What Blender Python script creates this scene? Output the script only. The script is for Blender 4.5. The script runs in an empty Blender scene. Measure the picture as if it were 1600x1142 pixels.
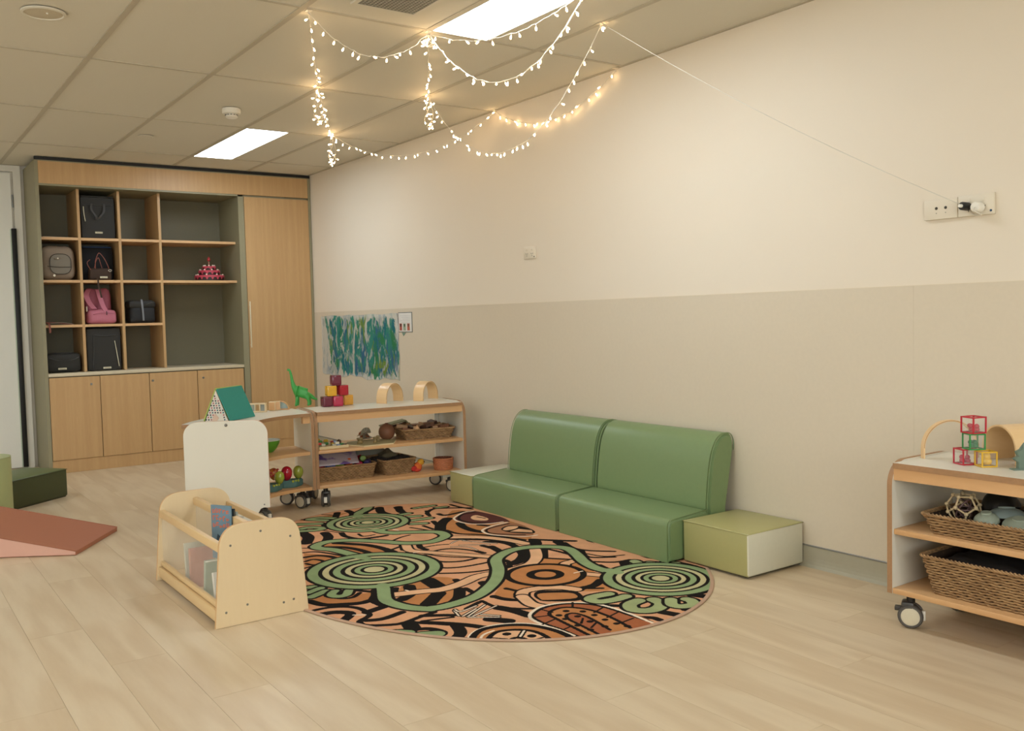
import bpy, bmesh, math, random
import numpy as np
from math import sin, cos, pi, radians
from mathutils import Vector, Matrix
random.seed(7); rng = np.random.RandomState(7)
C = bpy.context.scene.collection
SC = bpy.context.scene
# ---------------------------------------------------------------- camera
cam_d = bpy.data.cameras.new('camera'); cam = bpy.data.objects.new('camera', cam_d); C.objects.link(cam); SC.camera = cam
cam_d.sensor_width = 36; cam_d.lens = 36*1439.56/1600; cam_d.clip_start = .05
YAW, PITCH, ROLL = .6159, .0526, -.0245
f_ = Vector((sin(YAW)*cos(PITCH), cos(YAW)*cos(PITCH), -sin(PITCH))); r_ = Vector((cos(YAW), -sin(YAW), 0)); u_ = r_.cross(f_)
r2 = r_*cos(ROLL)+u_*sin(ROLL); u2 = -r_*sin(ROLL)+u_*cos(ROLL)
M = Matrix((r2, u2, -f_)).transposed().to_4x4(); M.translation = Vector((-3.3231, -6.0238, 1.1123)); cam.matrix_world = M
# ---------------------------------------------------------------- world, exposure, large lights
W = bpy.data.worlds.new('world'); SC.world = W; W.use_nodes = True
W.node_tree.nodes['Background'].inputs[0].default_value = (.75, .85, 1, 1); W.node_tree.nodes['Background'].inputs[1].default_value = .5
SC.view_settings.view_transform = 'Standard'; SC.view_settings.look = 'None'; SC.view_settings.gamma = 1; SC.view_settings.use_curve_mapping = False
SC.view_settings.exposure = 0.05
PANEL_E = 17     # emission of the ceiling light panels
BULB_E = 22
def area(name, loc, rot, sx, sy, power, col):
    l = bpy.data.lights.new(name, 'AREA'); l.shape = 'RECTANGLE'; l.size = sx; l.size_y = sy; l.energy = power; l.color = col
    o = bpy.data.objects.new(name, l); o.location = loc; o.rotation_euler = rot; C.objects.link(o); return o
# daylight through the windows of the left wall and of the wall behind the camera
area('window_daylight', (-7.3, -3.2, 1.45), (0, radians(-90), 0), 1.3, 5.0, 26, (.84, .95, 1))
area('window_daylight', (-4.0, -8.8, 1.45), (radians(90), 0, 0), 5.0, 1.3, 88, (.87, .95, 1))
# ---------------------------------------------------------------- materials
MATS = {}
def L(c):
    if isinstance(c, str): c = tuple(int(c[i:i+2], 16)/255 for i in (0, 2, 4))
    return tuple((x/12.92 if x <= .04045 else ((x+.055)/1.055)**2.4) for x in c)+(1,)
def mat(name, col, rough=.5, var=.06, scale=30, bump=0, bscale=200, metal=0, emit=0, trans=0, alpha=1, coat=0, stretch=(1,1,1)):
    if name in MATS: return MATS[name]
    m = bpy.data.materials.new(name); m.use_nodes = True; nt = m.node_tree; n = nt.nodes; b = n['Principled BSDF']; k = nt.links
    c = L(col); tc = n.new('ShaderNodeTexCoord'); mp = n.new('ShaderNodeMapping'); mp.inputs['Scale'].default_value = stretch
    k.new(tc.outputs['Object'], mp.inputs['Vector'])
    ns = n.new('ShaderNodeTexNoise'); ns.inputs['Scale'].default_value = scale; ns.inputs['Detail'].default_value = 3; k.new(mp.outputs[0], ns.inputs['Vector'])
    rp = n.new('ShaderNodeMix'); rp.data_type = 'RGBA'
    rp.inputs[6].default_value = tuple(x*(1-var) for x in c[:3])+(1,); rp.inputs[7].default_value = tuple(min(1, x*(1+var)) for x in c[:3])+(1,)
    k.new(ns.outputs['Fac'], rp.inputs[0]); k.new(rp.outputs[2], b.inputs['Base Color'])
    b.inputs['Roughness'].default_value = rough; b.inputs['Metallic'].default_value = metal
    if coat: b.inputs['Coat Weight'].default_value = coat
    if trans: b.inputs['Transmission Weight'].default_value = trans; b.inputs['IOR'].default_value = 1.15
    if alpha < 1: b.inputs['Alpha'].default_value = alpha
    if emit: b.inputs['Emission Color'].default_value = c; b.inputs['Emission Strength'].default_value = emit
    if bump:
        nb = n.new('ShaderNodeTexNoise'); nb.inputs['Scale'].default_value = bscale; k.new(tc.outputs['Object'], nb.inputs['Vector'])
        bp = n.new('ShaderNodeBump'); bp.inputs['Strength'].default_value = bump; bp.inputs['Distance'].default_value = .002
        k.new(nb.outputs['Fac'], bp.inputs['Height']); k.new(bp.outputs[0], b.inputs['Normal'])
    MATS[name] = m; return m
def wood(name, c1, c2, axis='z', scale=6, rough=.45, dist=3, fine=.35, rand=0.0, stretch=.1, c3=None):
    """wood grain running along one object axis"""
    if name in MATS: return MATS[name]
    m = bpy.data.materials.new(name); m.use_nodes = True; nt = m.node_tree; n = nt.nodes; b = n['Principled BSDF']; k = nt.links
    tc = n.new('ShaderNodeTexCoord'); mp = n.new('ShaderNodeMapping')
    s = {'x': (stretch,1,1), 'y': (1,stretch,1), 'z': (1,1,stretch)}[axis]; mp.inputs['Scale'].default_value = s
    src = tc.outputs['Object']
    if rand:
        oi = n.new('ShaderNodeObjectInfo'); vm = n.new('ShaderNodeVectorMath'); vm.operation = 'SCALE'; vm.inputs[0].default_value = (13, 29, 17)
        k.new(oi.outputs['Random'], vm.inputs['Scale']); va = n.new('ShaderNodeVectorMath'); va.operation = 'ADD'
        k.new(src, va.inputs[0]); k.new(vm.outputs[0], va.inputs[1]); src = va.outputs[0]
    k.new(src, mp.inputs['Vector'])
    n1 = n.new('ShaderNodeTexNoise'); n1.inputs['Scale'].default_value = scale; n1.inputs['Detail'].default_value = 2; k.new(mp.outputs[0], n1.inputs['Vector'])
    mm = n.new('ShaderNodeMath'); mm.operation = 'MULTIPLY'; mm.inputs[1].default_value = dist*6; k.new(n1.outputs['Fac'], mm.inputs[0])
    sn = n.new('ShaderNodeMath'); sn.operation = 'SINE'; k.new(mm.outputs[0], sn.inputs[0])
    ab = n.new('ShaderNodeMath'); ab.operation = 'MULTIPLY_ADD'; ab.inputs[1].default_value = .5; ab.inputs[2].default_value = .5; k.new(sn.outputs[0], ab.inputs[0])
    n2 = n.new('ShaderNodeTexNoise'); n2.inputs['Scale'].default_value = scale*14; n2.inputs['Detail'].default_value = 4; k.new(mp.outputs[0], n2.inputs['Vector'])
    mx = n.new('ShaderNodeMix'); mx.data_type = 'FLOAT'; mx.inputs[0].default_value = fine; k.new(ab.outputs[0], mx.inputs[2]); k.new(n2.outputs['Fac'], mx.inputs[3])
    cr = n.new('ShaderNodeMix'); cr.data_type = 'RGBA'; cr.inputs[6].default_value = L(c1); cr.inputs[7].default_value = L(c2); k.new(mx.outputs[0], cr.inputs[0])
    out = cr.outputs[2]
    if rand:
        hs = n.new('ShaderNodeHueSaturation'); ma = n.new('ShaderNodeMath'); ma.operation = 'MULTIPLY_ADD'; ma.inputs[1].default_value = rand; ma.inputs[2].default_value = 1-rand/2
        k.new(oi.outputs['Random'], ma.inputs[0]); k.new(ma.outputs[0], hs.inputs['Value']); k.new(out, hs.inputs['Color']); out = hs.outputs[0]
    k.new(out, b.inputs['Base Color']); b.inputs['Roughness'].default_value = rough
    MATS[name] = m; return m
MW = mat('cream wall paint', 'E5D8C3', .65, .015, 2, .05, 300)
MWV = mat('grey beige wall vinyl', 'D6C8B0', .5, .03, 60, .08, 400)
MWL = mat('white wall paint', 'E4DED0', .6, .02, 3)
MCT = mat('ceiling tile', 'DAD3C2', .9, .05, 260, .3, 500)
MGR = mat('ceiling grid', 'BEB4A0', .6, .02, 20)
MFL = wood('oak vinyl plank', 'C6AD8A', 'D8C4A4', 'y', 5.5, .42, 4.2, .42, .03, .13)
MSUB = mat('screed', '9C876B', .8)
MOAK = wood('oak laminate', 'B48C5C', 'CDA876', 'z', 34, .45, 1.2, .7, 0, .03)
MOAKX = wood('oak laminate across', 'B48C5C', 'CDA876', 'z', 34, .45, 1.2, .7, 0, .03)
MEDGE = wood('oak edge band', 'CC9F6E', 'DCB484', 'x', 10, .45, 1, .5)
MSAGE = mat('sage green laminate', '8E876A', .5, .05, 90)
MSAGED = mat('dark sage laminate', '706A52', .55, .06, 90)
MTOP = mat('pale stone worktop', 'CDBFA2', .4, .06, 120)
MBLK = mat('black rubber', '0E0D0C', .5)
MPLYW = mat('white laminate', 'E2DCCB', .35, .015, 8)
MPLYE = mat('brown ply edge', 'A57C55', .6, .15, 90)
MBEECH = wood('beech', 'CE9C69', 'DDB17E', 'x', 9, .4, 1.2, .4)
MBIRCH = wood('birch ply', 'DCC297', 'E5CEA6', 'z', 7, .4, .8, .4)
MBIRCHY = wood('birch ply rail', 'D6B27C', 'E0BF8C', 'y', 9, .4, .8, .4)
MGRN = mat('sage green vinyl upholstery', '788C5E', .34, .04, 50, .12, 900)
MGRN2 = mat('lime green vinyl', 'ABA46C', .38, .03, 50, .12, 900)
MGRN3 = mat('pale green vinyl', 'D4D0BA', .38, .03, 50, .12, 900)
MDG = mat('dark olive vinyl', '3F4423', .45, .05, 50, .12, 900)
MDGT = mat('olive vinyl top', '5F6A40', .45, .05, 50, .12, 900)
MPG = mat('pale sage vinyl', 'A3A873', .45, .03, 50)
MTER = mat('terracotta vinyl', 'AB6A4C', .5, .03, 50, .12, 900)
MPNK = mat('pink vinyl', 'D8A793', .5, .02, 50)
MSTL = mat('brushed steel', '8C8C88', .35, .03, 20, metal=.9)
MTYRE = mat('grey tyre', '55504A', .6); MHUB = mat('cream hub', 'D8CDB2', .4); MFORK = mat('dark fork', '3C3834', .4)
MWHT = mat('white plastic', 'E6DCC6', .35, .01); MWHTB = mat('bright white plastic', 'ECE6D8', .35, .01)
MRTN = wood('woven seagrass', '7C5A38', 'BD9768', 'x', 60, .75, 2, .6, 0, .4)
MRTND = mat('dark basket lining', '3E2C1C', .9)
MALU = mat('aluminium trim', '8A8984', .4, .03, metal=.5)
# ---------------------------------------------------------------- mesh helpers
def bx(bm, x0, x1, y0, y1, z0, z1, bev=0, seg=2, mi=0):
    vs = [bm.verts.new(p) for p in ((x0,y0,z0),(x1,y0,z0),(x1,y1,z0),(x0,y1,z0),(x0,y0,z1),(x1,y0,z1),(x1,y1,z1),(x0,y1,z1))]
    fs = [bm.faces.new([vs[i] for i in q]) for q in ((3,2,1,0),(4,5,6,7),(0,1,5,4),(1,2,6,5),(2,3,7,6),(3,0,4,7))]
    for f in fs: f.material_index = mi
    if bev:
        es = list({e for f in fs for e in f.edges}); bmesh.ops.bevel(bm, geom=es, offset=bev, segments=seg, affect='EDGES', profile=.5)
    return vs
def prism(bm, pts, n, t, o=(0,0,0), cap=0, side=0, u=None, v=None, bev=0):
    """closed outline pts (2D) in the plane u,v extruded by t along n"""
    n = Vector(n); u = Vector(u); v = Vector(v); o = Vector(o)
    A = [bm.verts.new(o+u*a+v*b) for a, b in pts]; B = [bm.verts.new(o+u*a+v*b+n*t) for a, b in pts]; k = len(pts)
    f1 = bm.faces.new(A); f2 = bm.faces.new(B[::-1]); f1.material_index = f2.material_index = cap
    for i in range(k):
        f = bm.faces.new((A[(i+1) % k], A[i], B[i], B[(i+1) % k])); f.material_index = side
    bmesh.ops.recalc_face_normals(bm, faces=bm.faces[:])
    if bev:
        es = list(f1.edges)+list(f2.edges); bmesh.ops.bevel(bm, geom=es, offset=bev, segments=2, affect='EDGES')
def tube(bm, pts, r, seg=6, closed=False, r1=None):
    P = [Vector(p) for p in pts]; n = len(P); rings = []; prev = None
    for i, p in enumerate(P):
        t = (P[(i+1) % n] if (closed or i < n-1) else p)-(P[i-1] if (closed or i > 0) else p)
        t = t.normalized() if t.length > 1e-9 else Vector((0,0,1))
        if prev is None: a = t.orthogonal().normalized()
        else:
            a = prev-t*prev.dot(t); a = a.normalized() if a.length > 1e-6 else t.orthogonal().normalized()
        prev = a; b = t.cross(a); rr = r if r1 is None else r+(r1-r)*i/(n-1)
        rings.append([bm.verts.new(p+(a*cos(2*pi*k/seg)+b*sin(2*pi*k/seg))*rr) for k in range(seg)])
    for i in range(n if closed else n-1):
        A, B = rings[i], rings[(i+1) % n]
        for k in range(seg): bm.faces.new((A[k], A[(k+1) % seg], B[(k+1) % seg], B[k]))
    if not closed: bm.faces.new(rings[0][::-1]); bm.faces.new(rings[-1])
def lathe(bm, prof, seg=24, axis='z', o=(0,0,0), mi=0):
    o = Vector(o); rings = []
    def P(r, z, a):
        c, s = r*cos(a), r*sin(a)
        return o+Vector({'z': (c, s, z), 'y': (c, z, s), 'x': (z, c, s)}[axis])
    for r, z in prof:
        rings.append([bm.verts.new(P(0, z, 0))] if r < 1e-6 else [bm.verts.new(P(r, z, 2*pi*k/seg)) for k in range(seg)])
    nf = []
    for A, B in zip(rings, rings[1:]):
        for k in range(seg):
            k2 = (k+1) % seg
            if len(A) == 1 and len(B) == 1: break
            if len(A) == 1: f = bm.faces.new((A[0], B[k2], B[k]))
            elif len(B) == 1: f = bm.faces.new((A[k], A[k2], B[0]))
            else: f = bm.faces.new((A[k], A[k2], B[k2], B[k]))
            f.material_index = mi; nf.append(f)
    bmesh.ops.recalc_face_normals(bm, faces=bm.faces[:])
def ball(bm, c, r, sx=1, sy=1, sz=1, seg=14):
    m = Matrix.Translation(c) @ Matrix.Diagonal((sx, sy, sz, 1)); bmesh.ops.create_uvsphere(bm, u_segments=seg, v_segments=max(6, seg//2+2), radius=r, matrix=m)
def NB(): return bmesh.new()
def obj(name, bm, mats, parent=None, smooth=False, loc=None, rz=None):
    me = bpy.data.meshes.new(name); bm.to_mesh(me); bm.free()
    for m in (mats if isinstance(mats, (list, tuple)) else [mats]): me.materials.append(m)
    if smooth:
        for p in me.polygons: p.use_smooth = True
        if smooth == 'a': me.set_sharp_from_angle(angle=radians(38))
    o = bpy.data.objects.new(name, me); C.objects.link(o)
    if parent: o.parent = parent
    if loc is not None: o.location = loc
    if rz is not None: o.rotation_euler = (0, 0, rz)
    return o
def box(name, m, parent, x0, x1, y0, y1, z0, z1, bev=0, smooth=False, seg=2):
    bm = NB(); bx(bm, x0, x1, y0, y1, z0, z1, bev, seg); return obj(name, bm, m, parent, 'a' if bev else smooth)
def tag(o, label, cat, group=None):
    o['label'] = label; o['category'] = cat
    if group: o['group'] = group
    return o
def thing(name, label, cat, loc=(0,0,0), rz=0, group=None):
    o = bpy.data.objects.new(name, None); o.empty_display_size = .05; C.objects.link(o); o.location = loc; o.rotation_euler = (0,0,rz)
    return tag(o, label, cat, group)
def struct(o): o['kind'] = 'structure'; return o
def copy_tree(o, parent=None):
    c = o.copy(); C.objects.link(c)
    if parent: c.parent = parent
    for ch in list(o.children): copy_tree(ch, c)
    return c
def instance(o, parent, loc, rot=None, sc=None):
    c = o.copy(); C.objects.link(c); c.parent = parent; c.location = loc
    if rot: c.rotation_euler = rot
    if sc: c.scale = sc
    return c
def catmull(P, n=8, closed=False):
    P = [np.array(p, float) for p in P]; out = []; k = len(P)
    if k < 3: return P
    rngi = range(k if closed else k-1)
    for i in rngi:
        p0 = P[(i-1) % k] if (closed or i) else P[0]; p1 = P[i]; p2 = P[(i+1) % k]; p3 = P[(i+2) % k] if (closed or i+2 < k) else P[-1]
        for j in range(n):
            t = j/n; out.append(.5*((2*p1)+(-p0+p2)*t+(2*p0-5*p1+4*p2-p3)*t*t+(-p0+3*p1-3*p2+p3)*t**3))
    if not closed: out.append(P[-1])
    return out
def rrect(w, h, r, n=6, corners='all'):
    """outline of a w x h rectangle (0..w, 0..h); corners all or top"""
    o = []
    def arc(cx, cy, a0, rr):
        for k in range(n+1): a = radians(a0+90*k/n); o.append((cx+rr*cos(a), cy+rr*sin(a)))
    if corners == 'all': arc(r, r, 180, r); arc(w-r, r, 270, r)
    else: o += [(0,0),(w,0)]
    arc(w-r, h-r, 0, r); arc(r, h-r, 90, r); return o
# ---------------------------------------------------------------- structure
HC = 2.4
XL, YF, YB = -7.4, -8.9, 2.25
fl = struct(box('floor', MSUB, None, XL, 0, YF, YB, -.12, -.006))
pw, pl = .18, 1.22
bmp = NB(); bx(bmp, -pw/2+.0004, pw/2-.0004, -pl/2+.0004, pl/2-.0004, -.006, 0); plank0 = None
i = 0; x = -pw/2
while x > XL+pw/2+.02:
    off = [0, .45, .83, .27, .66, 1.05][i % 6]+.1*(i % 3); y = YB-pl/2+ (off % pl) - pl
    if x > -5.4 or True:
        while y > (-6.6 if x > -4.6 else -2.0):
            if plank0 is None: plank0 = obj('plank', bmp, MFL, fl, loc=(x, y, 0))
            else: instance(plank0, fl, (x, y, 0))
            y -= pl
        ys, ye = y+pl/2, YF
        # far from the picture: one long lay of board outside the frame
        if ys > ye:
            bm = NB(); bx(bm, x-pw/2, x+pw/2, ye, ys, -.006, 0)
            obj('plank', bm, MFL, fl)
    # piece at the back wall
    yb = YB-pl+(off % pl)
    if YB-yb > .01: bm = NB(); bx(bm, x-pw/2+.0004, x+pw/2-.0004, yb+.0004, YB, -.006, 0); obj('plank', bm, MFL, fl)
    x -= pw; i += 1
bm = NB(); bx(bm, XL, x+pw/2, YF, YB, -.006, 0); obj('plank', bm, MFL, fl)
# right wall: painted above, vinyl panels below
wr = struct(box('wall_right', MW, None, 0, .15, YF, YB+.15, -.12, HC+.2))
for ya, yb_ in ((YF, -6.42), (-6.4195, -4.02), (-4.0195, -1.62), (-1.6195, YB)):
    obj('vinyl_panel', (lambda b: (bx(b, -.003, .0, ya, yb_, .09, 1.193), b)[1])(NB()), MWV, wr)
struct(box('wall_back', MWL, None, XL-.15, .0, YB, YB+.15, -.12, HC+.2))
struct(box('wall_left', MW, None, XL-.15, XL, YF, YB, -.12, HC+.2))
struct(box('wall_front', MW, None, XL-.15, .15, YF-.15, YF, -.12, HC+.2))
# coved skirting with a metal cap
bm = NB(); pr_ = [(0, 0), (-.022, 0), (-.017, .004), (-.011, .012), (-.0075, .025), (-.006, .04), (-.006, .088), (0, .088)]
prism(bm, pr_, (0,1,0), 1.69-YF, (0, YF, 0), u=(1,0,0), v=(0,0,1)); struct(obj('baseboard_right', bm, mat('skirting vinyl', 'A9A28C', .5, .04, 50)))
bm = NB(); bx(bm, -.008, 0, YF, 1.69, .088, .0945, .0015, 1); struct(obj('trim_1', bm, MALU))
bm = NB(); bx(bm, -.004, 0, YF, 1.69, 1.193, 1.196); struct(obj('trim_2', bm, mat('wall panel cap', 'DACBB0', .5)))
# ceiling: slab, bars and tiles
ce = struct(box('ceiling', mat('ceiling void', '6A6254', .9), None, XL, 0, YF, YB, HC+.03, HC+.2))
cols = [0, -.5675, -1.176, -1.766, -2.358, -2.956, -3.556, -4.156, -4.756, -5.356, -5.956, -6.556, -7.156, XL]
rows = [YB, 1.2, 0, -1.2, -2.4, -3.6, -4.8, -6.0, -7.2, -8.4, YF]
for xx in cols[1:-1]: bm = NB(); bx(bm, xx-.013, xx+.013, YF, YB, HC, HC+.03); obj('grid_bar', bm, MGR, ce)
for yy in rows[1:-1]: bm = NB(); bx(bm, XL, 0, yy-.009, yy+.009, HC+.0005, HC+.03); obj('grid_bar', bm, MGR, ce)
bm = NB(); bx(bm, -.02, 0, YF, YB, HC+.0003, HC+.03); obj('wall_angle', bm, MGR, ce)
LP = [(-1, 0.0), (-1, -3.66)]
lightcells = {(1, 1), (1, 4), (1, 7), (6, 1), (6, 4), (6, 7), (10, 1), (10, 4), (10, 7)}  # cells without an entry in names hold unseen lights added to light the room
for i in range(len(cols)-1):
    for j in range(len(rows)-1):
        x1, x0, y1, y0 = cols[i], cols[i+1], rows[j], rows[j+1]
        if (i, j) in lightcells: x1p = x1; x0 = x0+.315     # the light takes a strip of this cell
        dz = 0.0
        if (i, j) == (3-1, 4): # air vent cell: tile in pieces round the vent
            pass
        bm = NB(); bx(bm, x0+.009, x1-.009, y0+.006, y1-.006, HC+.004+dz, HC+.02)
        obj('ceiling_tile', bm, MCT, ce)
ML = mat('light diffuser', 'E3F0FC', .5, 0, emit=PANEL_E)
names = {(1, 1): 'white rectangular ceiling light nearest the bag shelves', (1, 4): 'white rectangular ceiling light above the fairy lights, cut by the top of the photo'}
for (i, j) in sorted(lightcells):
    x0 = cols[i+1]+.013; y1, y0 = rows[j], rows[j+1]
    t = thing('ceiling_light', names.get((i, j), 'unseen white rectangular ceiling light added to light the room, %s strip, %s in it' % ({1:'right',6:'middle',10:'left'}[i], {1:'first',4:'second',7:'third'}[j])), 'ceiling light', (x0, y0, HC), 0)
    bm = NB()
    for q in ((0,.302,.006,.012),(0,.302,1.188,1.194),(0,.006,.012,1.188),(.296,.302,.012,1.188)): bx(bm, q[0], q[1], q[2], q[3], 0, .025)
    obj('frame', bm, MGR, t)
    box('diffuser', ML, t, .006, .296, .012, 1.188, .003, .008)
# round ceiling fittings
t = thing('smoke_detector', 'small white round smoke detector hanging from the ceiling tiles', 'smoke detector', (-1.43, -.50, HC))
bm = NB(); lathe(bm, [(0,.0),(.052,.0),(.055,-.012),(.053,-.03),(.04,-.034),(0,-.034)], 28); obj('base', bm, MWHTB, t, 'a')
bm = NB(); lathe(bm, [(0,-.034),(.033,-.034),(.036,-.05),(.028,-.056),(0,-.057)], 28); obj('sensor_cap', bm, MWHTB, t, 'a')
for a in range(12):
    bm = NB(); aa = a*pi/6; tube(bm, [(cos(aa)*.0362, sin(aa)*.0362, -.039), (cos(aa+.3)*.0362, sin(aa+.3)*.0362, -.039)], .0022, 4); obj('slot', bm, MBLK, t)
t = thing('ceiling_speaker', 'round off-white ceiling speaker grille at top left', 'speaker', (-2.64, -1.81, HC))
bm = NB(); lathe(bm, [(.085,-.0),(.085,-.005),(.075,-.008),(.072,-.004)], 32); obj('rim', bm, MCT, t, 'a')
bm = NB(); lathe(bm, [(0,-.006),(.04,-.006),(.073,-.004)], 32); obj('grille', bm, mat('speaker mesh', 'C6BAA2', .7, .2, 400), t, 'a')
bm = NB(); ball(bm, (.01, -.02, -.008), .004); obj('indicator', bm, MWHTB, t, True)
t = thing('sprinkler_cover', 'faint flat round cover plate in a ceiling tile by the wall of shelves', 'cover plate', (-1.66, .57, HC))
bm = NB(); lathe(bm, [(0,-.003),(.048,-.003),(.05,0)], 28); obj('plate', bm, MCT, t, 'a')
t = thing('air_vent', 'grey perforated square air vent in the ceiling', 'air vent', (-1.475, -2.86, HC))
w = .13; d = .29
bm = NB()
for q in ((-w-.02,w+.02,-d-.02,-d),(-w-.02,w+.02,d,d+.02),(-w-.02,-w,-d,d),(w,w+.02,-d,d)): bx(bm, q[0],q[1],q[2],q[3], -.004, .01)
obj('frame', bm, MCT, t)
box('backing', mat('vent dark', '5A564C', .8), t, -w, w, -d, d, .001, .003)
bm = NB()
for k in range(17): xx = -w+2*w*k/16; bx(bm, xx-.0022, xx+.0022, -d, d, -.003, .0)
for k in range(37): yy = -d+2*d*k/36; bx(bm, -w, w, yy-.0022, yy+.0022, -.0028, .0)
o = obj('grille', bm, mat('vent grey', 'A39C8C', .5), t)
# back wall door
dr = struct(thing('door_1', '', '', (0, 0, 0))); del dr['label']; del dr['category']
box('door_leaf', mat('white door paint', 'ECE9DE', .4, .01), dr, -3.10, -2.285, YB-.028, YB-.002, .008, 2.34)
box('door_frame', MWL, dr, -2.268, -2.215, YB-.035, YB-.0005, .0, HC)
box('door_frame', MWL, dr, -3.17, -3.105, YB-.035, YB-.0005, .0, HC)
box('door_frame', MWL, dr, -3.105, -2.268, YB-.035, YB-.0005, 2.352, HC)
box('finger_guard', MBLK, dr, -2.298, -2.262, YB-.052, YB-.03, .012, 1.905, .004)
box('guard_edge', mat('pale green strip', 'B9C4AE', .4), dr, -2.306, -2.299, YB-.045, YB-.03, .012, 1.9)
for z in (.35, 1.2, 2.12):
    bm = NB(); lathe(bm, [(0,z-.05),(.006,z-.05),(.006,z+.05),(0,z+.05)], 10, o=(-2.277, YB-.037, 0)); obj('hinge', bm, MSTL, dr, 'a')
bm = NB(); tube(bm, [(-3.02, YB-.03, 1.0), (-3.02, YB-.075, 1.0), (-2.92, YB-.075, 1.0)], .009, 8); obj('door_handle', bm, MSTL, dr, True)
bm = NB(); prism(bm, pr_, (1,0,0), 4.2, (XL, YB, 0), u=(0,1,0), v=(0,0,1)); struct(obj('baseboard_back', bm, MATS['skirting vinyl']))
# windows out of the picture, where the daylight enters
def window(n, loc, rz, w, h, k):
    t = struct(thing('window_%d' % n, '', '', loc, rz)); del t['label']; del t['category']
    for q in ((-w/2,w/2,0,.05),(-w/2,w/2,h-.05,h),(-w/2,-w/2+.05,.05,h-.05),(w/2-.05,w/2,.05,h-.05)): box('window_frame', MWHT, t, q[0],q[1],0,.04,q[2],q[3])
    for i in range(1, k): box('mullion', MWHT, t, -w/2+w*i/k-.02, -w/2+w*i/k+.02, 0, .04, .05, h-.05)
    box('glass', mat('daylit glass', 'E8F0F4', .1, 0, emit=.8), t, -w/2+.05, w/2-.05, .002, .008, .05, h-.05)
window(1, (XL+.001, -3.2, .8), -pi/2, 5, 1.3, 4); window(2, (-4, YF+.001, .8), 0, 5, 1.3, 4)
# ---------------------------------------------------------------- built-in storage wall
FY = 1.69
t = thing('bag_shelving', 'sage green and oak open shelving with twelve bag cubbies', 'shelving', (-2.165, FY, .766))
def wb(name, m, par, x0, x1, y0, y1, z0, z1, bev=0):     # box given in room coordinates under a root without rotation
    l = par.location; return box(name, m, par, x0-l.x, x1-l.x, y0-l.y, y1-l.y, z0-l.z, z1-l.z, bev)
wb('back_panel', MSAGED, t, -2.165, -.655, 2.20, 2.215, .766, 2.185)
wb('side_panel', MSAGE, t, -2.19, -2.165, FY, 2.245, .0, 2.374)
wb('side_panel', MSAGE, t, -.655, -.606, FY, 2.215, .1, 2.185)
wb('top_panel', MSAGE, t, -2.165, -.655, FY, 2.215, 2.186, 2.2)
SYF = 1.79
for x in (-1.892, -1.596, -1.286): wb('divider', MOAK, t, x, x+.02, SYF, 2.199, .767, 2.185)
segs = [(-2.165, -1.892), (-1.872, -1.596), (-1.576, -1.286)]
for z in (1.80, 1.472, 1.126):
    for a, b in segs: wb('shelf', MEDGE, t, a+.0005, b-.0005, SYF, 2.199, z-.01, z+.01)
for z in (1.80, 1.472): wb('shelf', MEDGE, t, -1.266, -.656, SYF, 2.199, z-.01, z+.01)
t = thing('bulkhead_panel', 'long oak bulkhead panel under the ceiling above the storage wall', 'cabinet', (-2.165, FY, 2.2))
wb('panel', MOAKX, t, -2.164, -.028, FY+.0, FY+.02, 2.201, 2.368)
wb('shadow_gap', MBLK, t, -2.188, -.002, FY+.003, FY+.02, 2.376, 2.399)  # black strip paints in the shade of the open gap under the ceiling
wb('top_strip', MSAGE, t, -2.164, -.028, FY+.001, FY+.02, 2.368, 2.376)
t = thing('tall_cupboard', 'tall oak cupboard with a slim white handle at right end of storage wall', 'cupboard', (-.606, FY, 0))
wb('door', MOAK, t, -.602, -.028, FY, FY+.019, .1, 2.184)
d = t.children[-1]
bm = NB(); bx(bm, .012, .022, -.016, -.008, .906, 1.30, .003); 
for z in (.93, 1.27): bx(bm, .013, .021, -.009, .001, z-.006, z+.006)
obj('handle', bm, mat('handle white', 'DCD2B4', .35), d, 'a')
wb('side_panel', MSAGE, t, -.026, -.0045, FY, 2.245, 0, 2.375)
wb('carcass', MSAGE, t, -.604, -.028, FY+.022, 2.2, .1, 2.2)
t = thing('worktop', 'pale stone worktop running under the bag cubbies', 'worktop', (-2.165, FY, .74))
wb('slab', MTOP, t, -2.164, -.657, FY-.004, 2.199, .741, .7655, .002)
for nm, lab, xs, lk in (('base_cupboard', 'two-door oak base cupboard at the left end below the cubbies', (-2.164, -1.803, -1.434), (-1.866, None)),
                        ('base_cupboard', 'two-door oak base cupboard beside the tall cupboard, behind the teal tent book', (-1.434, -1.053, -.66), (-1.407, -1.004))):
    t = thing(nm, lab, 'cupboard', (xs[0], FY, 0))
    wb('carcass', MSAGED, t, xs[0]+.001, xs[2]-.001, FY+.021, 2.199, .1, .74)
    for a, b, lx in ((xs[0], xs[1], lk[0]), (xs[1], xs[2], lk[1])):
        wb('door', MOAK, t, a+.0025, b-.0025, FY, FY+.019, .102, .733)
        dd = t.children[-1] if t.children[-1].name.startswith('door') else [c for c in t.children if c.name.startswith('door')][-1]
        if lx:
            bm = NB(); lathe(bm, [(0,-.004),(.0085,-.004),(.0095,0)], 16, 'y', (lx-xs[0], 0, .672)); obj('lock', bm, MSTL, dd, 'a')
t = thing('kickboard', 'low oak kickboard along the foot of the storage wall', 'kickboard', (-2.165, FY, 0))
wb('board', MOAKX, t, -2.164, -.028, FY+.006, FY+.022, .001, .099)
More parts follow.
